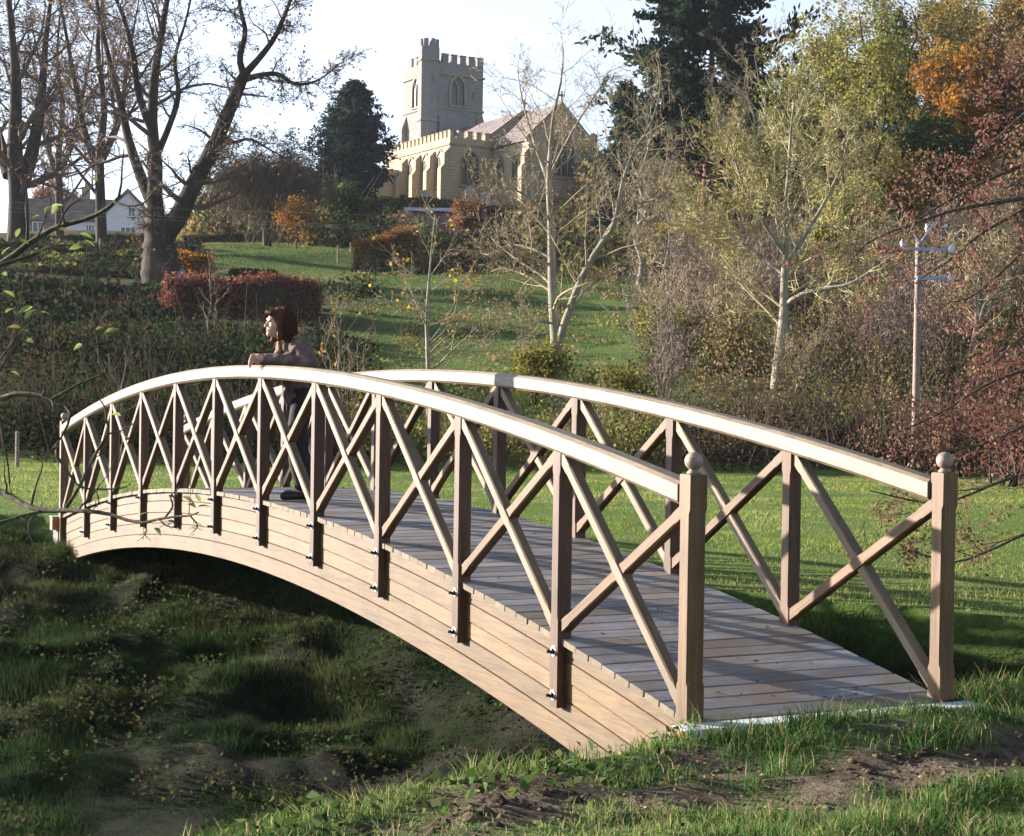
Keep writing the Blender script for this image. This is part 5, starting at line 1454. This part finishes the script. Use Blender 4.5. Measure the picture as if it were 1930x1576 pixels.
# a few fallen leaves and bits of turf on the deck
n = 130
X = -np.abs(rg.normal(size=n)) * 3.2 - .05; Y = rg.uniform(.15, WID - .05, n)
pts = np.stack([X, Y, deck_z(X) + .006], 1)
V, F, c = leaf_quads(rg, pts, .022, [(.16, .11, .06), (.25, .20, .10), (.07, .06, .035), (.10, .10, .04)], elong=1.5, flat=.93)
o = obj('deck_litter', mesh_np('deck_litter', V, [F], c), M_LITTER); tag(o, 'scattered dead leaves and turf crumbs on the bridge deck', 'leaf litter', None, 'stuff')

# ------------------------------------------------------------------ alder drooping in from the right
ab = place(2330, 17.5, 900)
st = [([ab + np.array([0, 0, -.2]), ab + np.array([.05, .1, 2.]), ab + np.array([-.1, .2, 4.2]), ab + np.array([0, .3, 6.4]), ab + np.array([.1, .2, 8])], [.22, .19, .15, .1, .04])]
def ab_br(z, pl, d0, d1, r):
    s0 = ab + np.array([0, .1, z])
    pts = [s0] + [world_pt(x, y, d0 + (d1 - d0) * k / (len(pl) - 1)) for k, (x, y) in enumerate(pl)]
    st.append((pts, list(np.linspace(r, .006, len(pts)))))
ab_br(5.2, [(2050, 120), (1960, 190), (1890, 250), (1830, 300)], 17, 16.2, 0.031)
ab_br(4.6, [(2060, 240), (1950, 300), (1850, 345), (1760, 395), (1690, 440)], 17, 16, 0.031)
ab_br(4.0, [(2060, 330), (1940, 390), (1850, 440), (1790, 490), (1735, 525)], 17.2, 16.4, 0.031)
ab_br(3.8, [(2050, 360), (1960, 370), (1860, 385), (1770, 405), (1640, 455), (1600, 500)], 17, 15.6, 0.031)
ab_br(5.6, [(2040, 60), (1960, 110), (1910, 160)], 17, 16.6, 0.025)
ab_br(3.0, [(2060, 640), (1950, 690), (1860, 725), (1770, 780), (1690, 815)], 16.8, 15.8, 0.031)
ab_br(2.6, [(2060, 760), (1960, 790), (1870, 830), (1790, 850), (1700, 850)], 16.6, 15.5, 0.028)
ab_br(1.9, [(2060, 860), (1960, 885), (1880, 910), (1820, 935), (1760, 950), (1640, 925)], 16.4, 15.2, 0.025)
ab_br(1.5, [(2060, 980), (1950, 1000), (1860, 1040), (1790, 1060), (1700, 1030)], 16, 15, 0.022)
ab_br(4.3, [(2060, 420), (1960, 450), (1880, 520), (1830, 560), (1790, 570)], 17.4, 16.6, 0.025)
ab_br(3.4, [(2060, 560), (1980, 600), (1920, 640), (1870, 690)], 17, 16.2, 0.025)
build_tree('alder_tree', 'alder at the right with wine-red drooping twigs hanging over the field', 'tree', ab, st,
           [lv(13, .22, 1, 42, 14, .22, -.03, .10, 7, .5, .004, lmin=.45, shape=.3), lv(5, .15, 1, 42, 14, .42, -.02, .14, 4, .6, .003), lv(3, .2, 1, 42, 14, .5, -.04, .14, 3, .7, .0025)],
           M_BARK_NEAR, M_TWIG_RED, 120, sides=(8, 5, 3, 2), Kst=26,
           leaves=dict(n=12000, size=.030, spread=.04, cols=[(.21, .095, .08), (.17, .075, .06), (.27, .16, .12), (.20, .125, .08), (.14, .095, .055)], level=2, elong=1.9, byb=False))
# wine-red twiggy bushes further back on the same side
bush(1905, 34, 2.6, 2.6, 'wine-red twiggy willow bush beyond the drooping alder', [(.13, .05, .045), (.10, .045, .04), (.16, .08, .05)], 95, 4200, .07)
bush(1800, 38, 1.5, 2.2, 'low wine-red bush at the foot of the telegraph pole', [(.11, .05, .04), (.09, .055, .035)], 96, 2600, .07)

# ------------------------------------------------------------------ apple branches reaching in from the left
DA = 5.6
lb = place(-520, 5.9, 900)
stl = []
main = [(-520, 1500), (-510, 1100), (-480, 700), (-470, 300)]
def lbr(pl, r0, r1=.0022, d0=DA, d1=DA, root=None):
    pts = [world_pt(x, y, d0 + (d1 - d0) * k / (len(pl) - 1)) for k, (x, y) in enumerate(pl)]
    stl.append((pts, list(np.linspace(r0, r1, len(pts)))))
stl.append(([lb + np.array([0, 0, -.15]), lb + np.array([.02, 0, .5]), lb + np.array([0, .03, 1.1]), lb + np.array([.05, 0, 1.9]), lb + np.array([0, 0, 2.6])], [.10, .085, .07, .05, .02]))
lbr([(-505, 640), (-300, 600), (-120, 545), (0, 498), (54, 459), (102, 430), (152, 416), (189, 401), (218, 379), (228, 358), (229, 323), (234, 281)], .016, .0018, 5.9, 5.5)
lbr([(0, 500), (51, 484), (91, 468), (120, 462), (150, 470)], .007, .002)
lbr([(215, 381), (245, 388), (272, 381), (299, 346)], .005, .0018, 5.5, 5.4)
lbr([(110, 427), (125, 395), (150, 375), (186, 340)], .0045, .0018)
lbr([(70, 450), (82, 420), (90, 395), (96, 372)], .004, .0018)
lbr([(-500, 800), (-250, 790), (-100, 775), (0, 752), (22, 743), (71, 745), (97, 754), (128, 768), (133, 784), (127, 802), (108, 836), (76, 870)], .014, .002, 5.9, 5.6)
lbr([(97, 753), (149, 724), (194, 704), (188, 685), (183, 635), (173, 595)], .0055, .0018)
lbr([(194, 704), (215, 702)], .003, .0016)
lbr([(188, 690), (165, 700), (152, 703)], .0028, .0015)
lbr([(-505, 1050), (-260, 980), (-90, 930), (0, 926), (37, 948), (75, 961), (123, 962), (168, 964), (209, 970), (261, 986), (310, 976), (358, 972), (374, 966)], .014, .0022, 5.9, 5.2)
lbr([(123, 960), (149, 918), (179, 858), (203, 817), (200, 790), (198, 769), (187, 752)], .007, .002)
lbr([(108, 838), (107, 858), (127, 888), (149, 916), (180, 922), (230, 920), (246, 911)], .0055, .0018)
lbr([(203, 818), (228, 812), (250, 800)], .0035, .0016)
lbr([(0, 787), (7, 836), (15, 877), (19, 925)], .005, .002)
lbr([(-60, 800), (0, 696), (20, 664), (37, 630), (57, 610), (84, 590)], .006, .0018)
lbr([(0, 678), (25, 642), (30, 622), (40, 590)], .004, .0016)
lbr([(37, 637), (74, 654), (114, 659), (146, 653), (158, 645), (165, 630)], .004, .0016)
lbr([(146, 653), (147, 620), (146, 588)], .003, .0014)
lbr([(-60, 560), (0, 572), (22, 566), (30, 540), (42, 500)], .005, .0018)
lbr([(310, 977), (325, 955), (322, 935), (338, 920)], .004, .0016)
lbr([(300, 978), (312, 990), (330, 995)], .003, .0014)
lbr([(358, 972), (372, 990), (365, 1002)], .003, .0014)
lbr([(262, 985), (276, 998), (268, 1015)], .003, .0014)
lbr([(75, 961), (55, 985), (57, 1012), (66, 1030)], .0035, .0014)
lbr([(180, 922), (186, 945), (176, 960)], .0028, .0014)
lbr([(-80, 1010), (0, 985), (60, 968), (118, 962)], .006, .004)
LEAFPX = [(90, 395, 34), (98, 404, 30), (84, 402, 28), (108, 432, 22), (60, 412, 26), (38, 455, 30), (30, 447, 24), (150, 440, 26), (158, 452, 22), (130, 470, 26), (150, 468, 24), (12, 520, 26), (22, 530, 22), (28, 560, 24), (62, 578, 34), (76, 588, 26), (46, 602, 28), (40, 618, 24), (52, 625, 22), (50, 640, 26), (155, 648, 24), (195, 628, 30), (180, 622, 20), (10, 590, 24), (228, 784, 30), (216, 770, 18), (236, 830, 22), (240, 915, 24), (226, 910, 20), (344, 935, 26), (352, 950, 30), (372, 955, 26), (378, 945, 22), (352, 975, 24), (292, 994, 26), (366, 1008, 20), (262, 972, 20), (330, 925, 20), (250, 800, 20), (298, 348, 16), (186, 342, 18), (168, 960, 18), (200, 700, 16), (4, 480, 30), (20, 700, 20)]
rl = np.random.default_rng(77)
apple = build_tree('apple_tree', 'apple tree at the left with nearly bare dark twigs reaching across the far bridge end', 'tree', lb, stl,
                   [lv(7, .25, 1, 55, 16, .12, .03, .18, 4, .5, .0014, lmin=.03, shape=.2, keep=lambda P: np.ones(len(P), bool))], M_BARK_NEAR, M_BARK_NEAR, 121, sides=(7, 4), Kst=30)
for (x, y, s_) in LEAFPX:
    c_ = world_pt(x, y, 5.5 + rl.normal() * .06)
    L_ = s_ / FPX * 5.5 * 1.05
    # a curved pointed leaf of 12 faces
    n_ = 6; V, F = [], []
    for k in range(n_ + 1):
        t = k / n_; w_ = .36 * L_ * math.sin(math.pi * min(1, t ** .8)) + .0004
        zc = -.25 * L_ * (t - .3) ** 2
        V += [(t * L_, -w_ / 2, zc + w_ * .22), (t * L_, 0, zc), (t * L_, w_ / 2, zc + w_ * .22)]
    for k in range(n_):
        F += [(k * 3, k * 3 + 3, k * 3 + 4, k * 3 + 1), (k * 3 + 1, k * 3 + 4, k * 3 + 5, k * 3 + 2)]
    col_ = np.array([(.16, .22, .06), (.20, .25, .08), (.26, .28, .11), (.22, .18, .07)][rl.integers(0, 4)])
    V = np.array(V)
    me = mesh_np('leaf', V, [np.array(F)], np.repeat(col_[None], len(V), 0), True)
    o = obj('leaf', me, M_LEAF, apple)
    o.rotation_euler = (rl.uniform(-1, 1), rl.uniform(-.9, .5), rl.uniform(0, 6.28)); o.location = tuple(c_ - lb)

# ------------------------------------------------------------------ the woman leaning on the handrail
def surfnet(fn, lo, hi, h):
    ax = [np.arange(lo[k], hi[k] + h, h) for k in range(3)]
    G = np.stack(np.meshgrid(*ax, indexing='ij'), -1)
    k4 = 4
    Gc = G[::k4, ::k4, ::k4]
    vc = fn(Gc.reshape(-1, 3)).reshape(Gc.shape[:3])
    up = lambda A: np.repeat(np.repeat(np.repeat(A, k4, 0), k4, 1), k4, 2)
    # nearest coarse sample lies within k4*h*sqrt(3): refine every point that could be near the surface
    val = up(vc)[:G.shape[0], :G.shape[1], :G.shape[2]].copy()
    near = np.abs(val) < k4 * h * 2.4
    val[near] = fn(G[near])
    ins = val < 0
    n = [s - 1 for s in val.shape]
    acc = np.zeros((*n, 3)); cnt = np.zeros(n)
    sl = lambda o: tuple(slice(o[k], o[k] + n[k]) for k in range(3))
    corners = [(i, j, k) for i in (0, 1) for j in (0, 1) for k in (0, 1)]
    for a_ in corners:
        for k in range(3):
            if a_[k]: continue
            b_ = list(a_); b_[k] = 1
            va, vb = val[sl(a_)], val[sl(b_)]
            m_ = (va < 0) != (vb < 0)
            t = np.where(m_, va / np.where(m_, va - vb, 1), 0)
            p = np.zeros((*n, 3)); p[...] = a_; p[..., k] = t
            acc += p * m_[..., None]; cnt += m_
    act = cnt > 0
    idx = -np.ones(n, int); idx[act] = np.arange(act.sum())
    cell = np.argwhere(act)
    V = (cell + acc[act] / cnt[act][:, None]) * h + np.array(lo)
    F = []
    for k in range(3):
        u, v = (k + 1) % 3, (k + 2) % 3
        e = [slice(1, -1)] * 3; e[k] = slice(0, -1)
        e0 = tuple(e); e1 = list(e); e1[k] = slice(1, None); e1 = tuple(e1)
        c_ = ins[e0] != ins[e1]
        q = np.argwhere(c_) + np.array([0 if z == k else 1 for z in range(3)])
        flip = ins[e0][c_]
        def cid(du, dv):
            w = q.copy(); w[:, u] += du; w[:, v] += dv
            return idx[w[:, 0], w[:, 1], w[:, 2]]
        f = np.stack([cid(-1, -1), cid(0, -1), cid(0, 0), cid(-1, 0)], 1)
        f[~flip] = f[~flip][:, ::-1]
        F.append(f[(f >= 0).all(1)])
    return V, np.concatenate(F)
def cap(P, a, b, ra, rb):
    a = np.asarray(a, float); b = np.asarray(b, float); ab_ = b - a
    t = np.clip((P - a) @ ab_ / (ab_ @ ab_), 0, 1)
    return np.linalg.norm(P - (a + t[:, None] * ab_), axis=1) - (ra + (rb - ra) * t)
def ell(P, c, r):
    q = (P - np.asarray(c, float)) / np.asarray(r, float)
    k0 = np.linalg.norm(q, axis=1); k1 = np.linalg.norm(q / np.asarray(r, float), axis=1) + 1e-9
    return k0 * (k0 - 1) / k1
def smin(a, b, k=.03):
    h = np.clip(.5 + .5 * (b - a) / k, 0, 1)
    return b * (1 - h) + a * h - k * h * (1 - h)
DZ = -.115
HC = np.array([0, -.165, 1.575 + DZ])
SH = {s_: np.array([s_ * .165, -.02, 1.355 + DZ]) for s_ in (-1, 1)}
EL = {1: np.array([.245, .015, 1.135]), -1: np.array([-.240, -.02, 1.13])}
WR = {1: np.array([.055, -.285, 1.158]), -1: np.array([-.06, -.300, 1.160])}
HIP = {s_: np.array([s_ * .085, .035, .88]) for s_ in (-1, 1)}
KN = {s_: np.array([s_ * .095, .0 - .05 * s_, .47]) for s_ in (-1, 1)}
AN = {1: np.array([.09, .03, .085]), -1: np.array([-.09, .12, .085])}
def fingers(s_):
    out = []
    pal0 = WR[s_] + np.array([-s_ * .03, -.055, .004])
    for k in range(4):
        off = (k - 1.5) * .017
        b_ = pal0 + np.array([-s_ * .010, -.022, off * .9 + .002])
        L1 = [.034, .040, .037, .029][k]
        m_ = b_ + np.array([-s_ * L1 * .75, -L1 * .62, -.006 + off * .25])
        t_ = m_ + np.array([-s_ * L1 * .35, -L1 * .45, -.026])
        e_ = t_ + np.array([s_ * .002, -.004, -.018])
        out += [(b_, m_, .0095, .0088), (m_, t_, .0088, .0080), (t_, e_, .0080, .0070)]
    th = WR[s_] + np.array([-s_ * .006, -.028, .018])
    t1 = th + np.array([-s_ * .022, -.034, .016]); t2 = t1 + np.array([-s_ * .020, -.020, -.004])
    out += [(th, t1, .0125, .0105), (t1, t2, .0105, .0085)]
    return out
def f_body(P):
    d = ell(P, HC + [0, .004, .012], (.076, .097, .108))
    d = smin(d, ell(P, HC + [0, -.035, -.055], (.058, .062, .068)), .03)           # jaw
    d = smin(d, ell(P, HC + [0, -.088, -.098], (.020, .018, .018)), .022)          # chin
    d = smin(d, cap(P, HC + [0, -.090, .012], HC + [0, -.116, -.030], .009, .0125), .014)   # nose
    for s_ in (-1, 1):
        d = smin(d, ell(P, HC + [s_ * .040, -.066, -.030], (.026, .026, .024)), .02)   # cheek
        d = smin(d, ell(P, HC + [s_ * .032, -.088, .030], (.024, .010, .008)), .010)   # brow
        e_ = ell(P, HC + [s_ * .031, -.098, .010], (.017, .012, .009)); d = -smin(-d, e_, .008)
        d = smin(d, ell(P, HC + [s_ * .078, .012, -.010], (.010, .019, .030)), .008)   # ear
    d = smin(d, ell(P, HC + [0, -.094, -.058], (.024, .012, .007)), .006)          # lips
    d = smin(d, ell(P, HC + [0, -.092, -.070], (.019, .012, .007)), .005)
    d = smin(d, cap(P, (0, -.06, 1.385 + DZ), HC + [0, .012, -.06], .056, .050), .03)
    d = smin(d, cap(P, (0, -.04, 1.33 + DZ), (0, .03, .95), .105, .11), .04)
    for s_ in (-1, 1):
        d = smin(d, cap(P, (0, -.03, 1.36 + DZ), SH[s_], .06, .052), .04)
        d = smin(d, cap(P, SH[s_], EL[s_], .048, .040), .02)
        d = smin(d, cap(P, EL[s_], WR[s_], .040, .026), .02)
        hnd = WR[s_] + np.array([-s_ * .03, -.055, .004])
        d = smin(d, cap(P, WR[s_], hnd, .025, .030), .015)
        d = smin(d, cap(P, hnd + [0, 0, .016], hnd - [0, 0, .018], .021, .021), .012)
        for a_, b_, ra, rb in fingers(s_): d = smin(d, cap(P, a_, b_, ra, rb), .005)
        d = smin(d, cap(P, HIP[s_], KN[s_], .075, .055), .05)
        d = smin(d, cap(P, KN[s_], AN[s_], .055, .04), .03)
        d = smin(d, cap(P, AN[s_], AN[s_] + np.array([0, -.12, -.05]), .035, .03), .02)
    return d
def wr(P, f=38., a_=.004): return a_ * np.sin(P[:, 2] * f + 9 * P[:, 0] + 4 * np.sin(P[:, 1] * 17)) * np.sin(P[:, 1] * f * .6 + P[:, 2] * 11)
def f_jacket(P):
    Q = P * np.array([1 / 1.28, 1, 1])
    d = cap(Q, (0, -.025, 1.30 + DZ), (0, .03, .84), .126, .134)
    for s_ in (-1, 1):
        d = smin(d, cap(P, (s_ * .05, -.03, 1.385 + DZ), SH[s_], .075, .082), .06)
        d = smin(d, cap(P, SH[s_] + [0, 0, -.01], EL[s_], .082, .074), .03)
        d = smin(d, cap(P, EL[s_], WR[s_] + (EL[s_] - WR[s_]) * .04, .074, .044), .03)
        cf = WR[s_] + (EL[s_] - WR[s_]) * .10
        d = smin(d, cap(P, cf, WR[s_] + (EL[s_] - WR[s_]) * .01, .046, .043), .008)
    d = smin(d, cap(P, (0, -.055, 1.40 + DZ), (0, -.075, 1.445 + DZ), .078, .072), .03)      # collar stand
    for s_ in (-1, 1): d = smin(d, cap(P, (s_ * .035, -.125, 1.43 + DZ), (s_ * .085, -.14, 1.36 + DZ), .022, .014), .012)   # collar points
    d = d + wr(P, 38, .0075) + wr(P[:, [1, 0, 2]], 61, .005)
    d = np.maximum(d, .80 - P[:, 2])
    d = np.maximum(d, -ell(P, (0, -.125, 1.475 + DZ), (.052, .075, .06)))                 # neck opening
    return d
def f_trousers(P):
    d = cap(P * np.array([1 / 1.25, 1, 1]), (0, .03, .95), (0, .03, .86), .12, .125)
    for s_ in (-1, 1):
        d = smin(d, cap(P, HIP[s_], KN[s_], .098, .078), .05)
        d = smin(d, cap(P, KN[s_], AN[s_] + [0, 0, .01], .078, .062), .03)
    d = d + wr(P, 30, .003)
    return np.maximum(d, .075 - P[:, 2])
def f_shoes(P):
    d = np.full(len(P), 9.)
    for s_ in (-1, 1):
        A_ = AN[s_]
        d = np.minimum(d, smin(cap(P, A_ + [0, .02, -.01], A_ + [0, .03, -.045], .047, .042), cap(P, A_ + [0, .01, -.045], A_ + [s_ * .02, -.165, -.05], .042, .036), .02))
    return np.maximum(d, .002 - P[:, 2])
def f_hair(P):
    d = ell(P, HC + [0, .022, .022], (.090, .106, .117))
    d = smin(d, ell(P, HC + [0, .055, -.065], (.080, .060, .115)), .04)
    for s_ in (-1, 1): d = smin(d, cap(P, HC + [s_ * .074, -.012, .02], HC + [s_ * .078, -.020, -.135], .026, .024), .02)
    d = smin(d, ell(P, HC + [0, -.072, .082], (.068, .036, .026)), .02)           # fringe
    st_ = .004 * np.sin(np.arctan2(P[:, 0] - HC[0], P[:, 1] - HC[1]) * 34 + P[:, 2] * 14) + .004 * np.sin(P[:, 2] * 60 + P[:, 0] * 50)
    d = d + st_
    face = ell(P, HC + [.012, -.125, -.05], (.078, .098, .100))
    return -smin(-d, face, .012)
def f_scarf(P):
    d = np.full(len(P), 9.)
    for k in range(14):
        a0, a1 = k / 14 * 2 * math.pi, (k + 1) / 14 * 2 * math.pi
        p0 = np.array([.074 * math.sin(a0), -.075 - .062 * math.cos(a0), 1.44 + DZ - .028 * math.cos(a0)]); p1 = np.array([.074 * math.sin(a1), -.075 - .062 * math.cos(a1), 1.44 + DZ - .028 * math.cos(a1)])
        d = smin(d, cap(P, p0, p1, .023, .023), .01)
    d = smin(d, cap(P, (0.01, -.145, 1.40 + DZ), (.02, -.185, 1.25 + DZ), .034, .022), .02)
    d = smin(d, cap(P, (-.02, -.145, 1.40 + DZ), (-.03, -.18, 1.29 + DZ), .03, .02), .02)
    return d + .004 * np.sin(P[:, 0] * 120 + P[:, 2] * 60)
def fabric(name, c, c2=None, sc=25, rough=.85, spec=.2):
    m_, N_, L_, P_ = newmat(name)
    tc_ = N_.new('ShaderNodeTexCoord'); n_ = noise_node(N_, L_, tc_.outputs['Object'], sc, 4, .6)
    c2 = c2 or tuple(v * 1.25 for v in c)
    L_.new(ramp(N_, L_, n_.outputs[0], [(.38, c), (.62, c2)]).outputs[0], P_.inputs['Base Color'])
    P_.inputs['Roughness'].default_value = rough; P_.inputs['Specular IOR Level'].default_value = spec
    return m_
WX, WY = -6.50, .325
person = thing('person', 'person in mauve-brown jacket, brown scarf and dark trousers leaning on the bridge handrail', 'person', (WX, WY, float(deck_z(WX)) + .001))
def sdf_part(name, fn, lo, hi, h, mat, parent=person):
    V, F = surfnet(fn, lo, hi, h)
    return obj(name, mesh_np(name, V, [F], smooth=True), mat, parent)
M_SKIN = fabric('skin', (.50, .28, .20), (.58, .34, .25), 30, .5, .35)
M_HAIR = fabric('dark_auburn_hair', (.045, .018, .010), (.115, .048, .024), 60, .6, .12)
def hair_strands():
    rng = np.random.default_rng(8); n = 420
    az = rng.uniform(-1.8, 1.8, n)                    # 0 = back of the head
    top = rng.uniform(.1, 1.2, n)
    P_ = np.zeros((n, 7, 3))
    for k, t in enumerate(np.linspace(0, 1, 7)):
        el = top * (1 - t) - t * .4
        r_ = np.stack([np.sin(az) * .094, np.cos(az) * .112, np.ones(n) * .122], 1)
        q = np.stack([np.cos(el), np.cos(el), np.sin(el)], 1) * r_
        drop = np.clip(t - .45, 0, 1) * rng.uniform(.20, .30, n)
        P_[:, k] = HC + np.array([0, .022, .022]) + q + np.stack([np.sin(az) * drop * .12, np.cos(az) * drop * .10, -drop], 1) + rng.normal(size=(n, 3)) * .004 * (1 + 2 * t)
    V, F = tubes(P_, np.linspace(.0030, .0016, 7)[None] * np.ones((n, 1)), 3)
    obj('hair_strands', mesh_np('hair_strands', V, [F], smooth=True), M_HAIR, body)
body = sdf_part('body', f_body, (-.34, -.56, -.02), (.34, .26, 1.74), .0072, M_SKIN)
sdf_part('hair', f_hair, (-.16, -.33, 1.18), (.16, .06, 1.66), .006, M_HAIR, body)
hair_strands()
sdf_part('jacket', f_jacket, (-.36, -.45, .76), (.36, .22, 1.56), .0085, fabric('mauve_brown_cloth', (.095, .062, .057), (.165, .112, .10), 14), body)
sdf_part('trousers', f_trousers, (-.26, -.18, .04), (.26, .28, 1.12), .012, fabric('dark_trousers', (.018, .016, .018), (.028, .024, .026), 20), body)
sdf_part('shoes', f_shoes, (-.2, -.22, -.02), (.2, .24, .16), .008, fabric('dark_shoe', (.010, .009, .010), (.016, .014, .014), 30, .5, .4), body)
sdf_part('scarf', f_scarf, (-.13, -.26, 1.08), (.13, .04, 1.42), .007, fabric('brown_patterned_scarf', (.10, .055, .035), (.30, .19, .12), 55), body)
for s_ in (-1, 1):
    sdf_part('eye', lambda P, s_=s_: ell(P, HC + [s_ * .031, -.090, .009], (.013, .010, .0075)), HC + [s_ * .031 - .02, -.105, -.01], HC + [s_ * .031 + .02, -.07, .025], .003, fabric('dark_eye', (.03, .02, .015), (.06, .04, .03), 40, .2, .5), body)
sdf_part('lips', lambda P: smin(ell(P, HC + [0, -.0965, -.058], (.021, .0115, .0055)), ell(P, HC + [0, -.0945, -.069], (.017, .0115, .0055)), .003), HC + [-.03, -.115, -.085], HC + [.03, -.07, -.04], .003, fabric('lip', (.36, .13, .11), (.40, .15, .12), 40, .4, .4), body)

# ------------------------------------------------------------------ thin autumn haze
hz_ = MB().box((-3100, -1600, -6), (1600, 2100, 75))
m_, N_, L_, P_ = newmat('thin_haze')
N_.remove(P_)
pv = N_.new('ShaderNodeVolumePrincipled')
pv.inputs['Color'].default_value = (.80, .87, 1.0, 1); pv.inputs['Density'].default_value = .00012; pv.inputs['Anisotropy'].default_value = .25
L_.new(pv.outputs[0], N_['Material Output'].inputs['Volume'])
hz_o = hz_.build('haze', m_)
tag(hz_o, 'thin bluish autumn haze filling the valley air', 'haze', None, 'stuff')
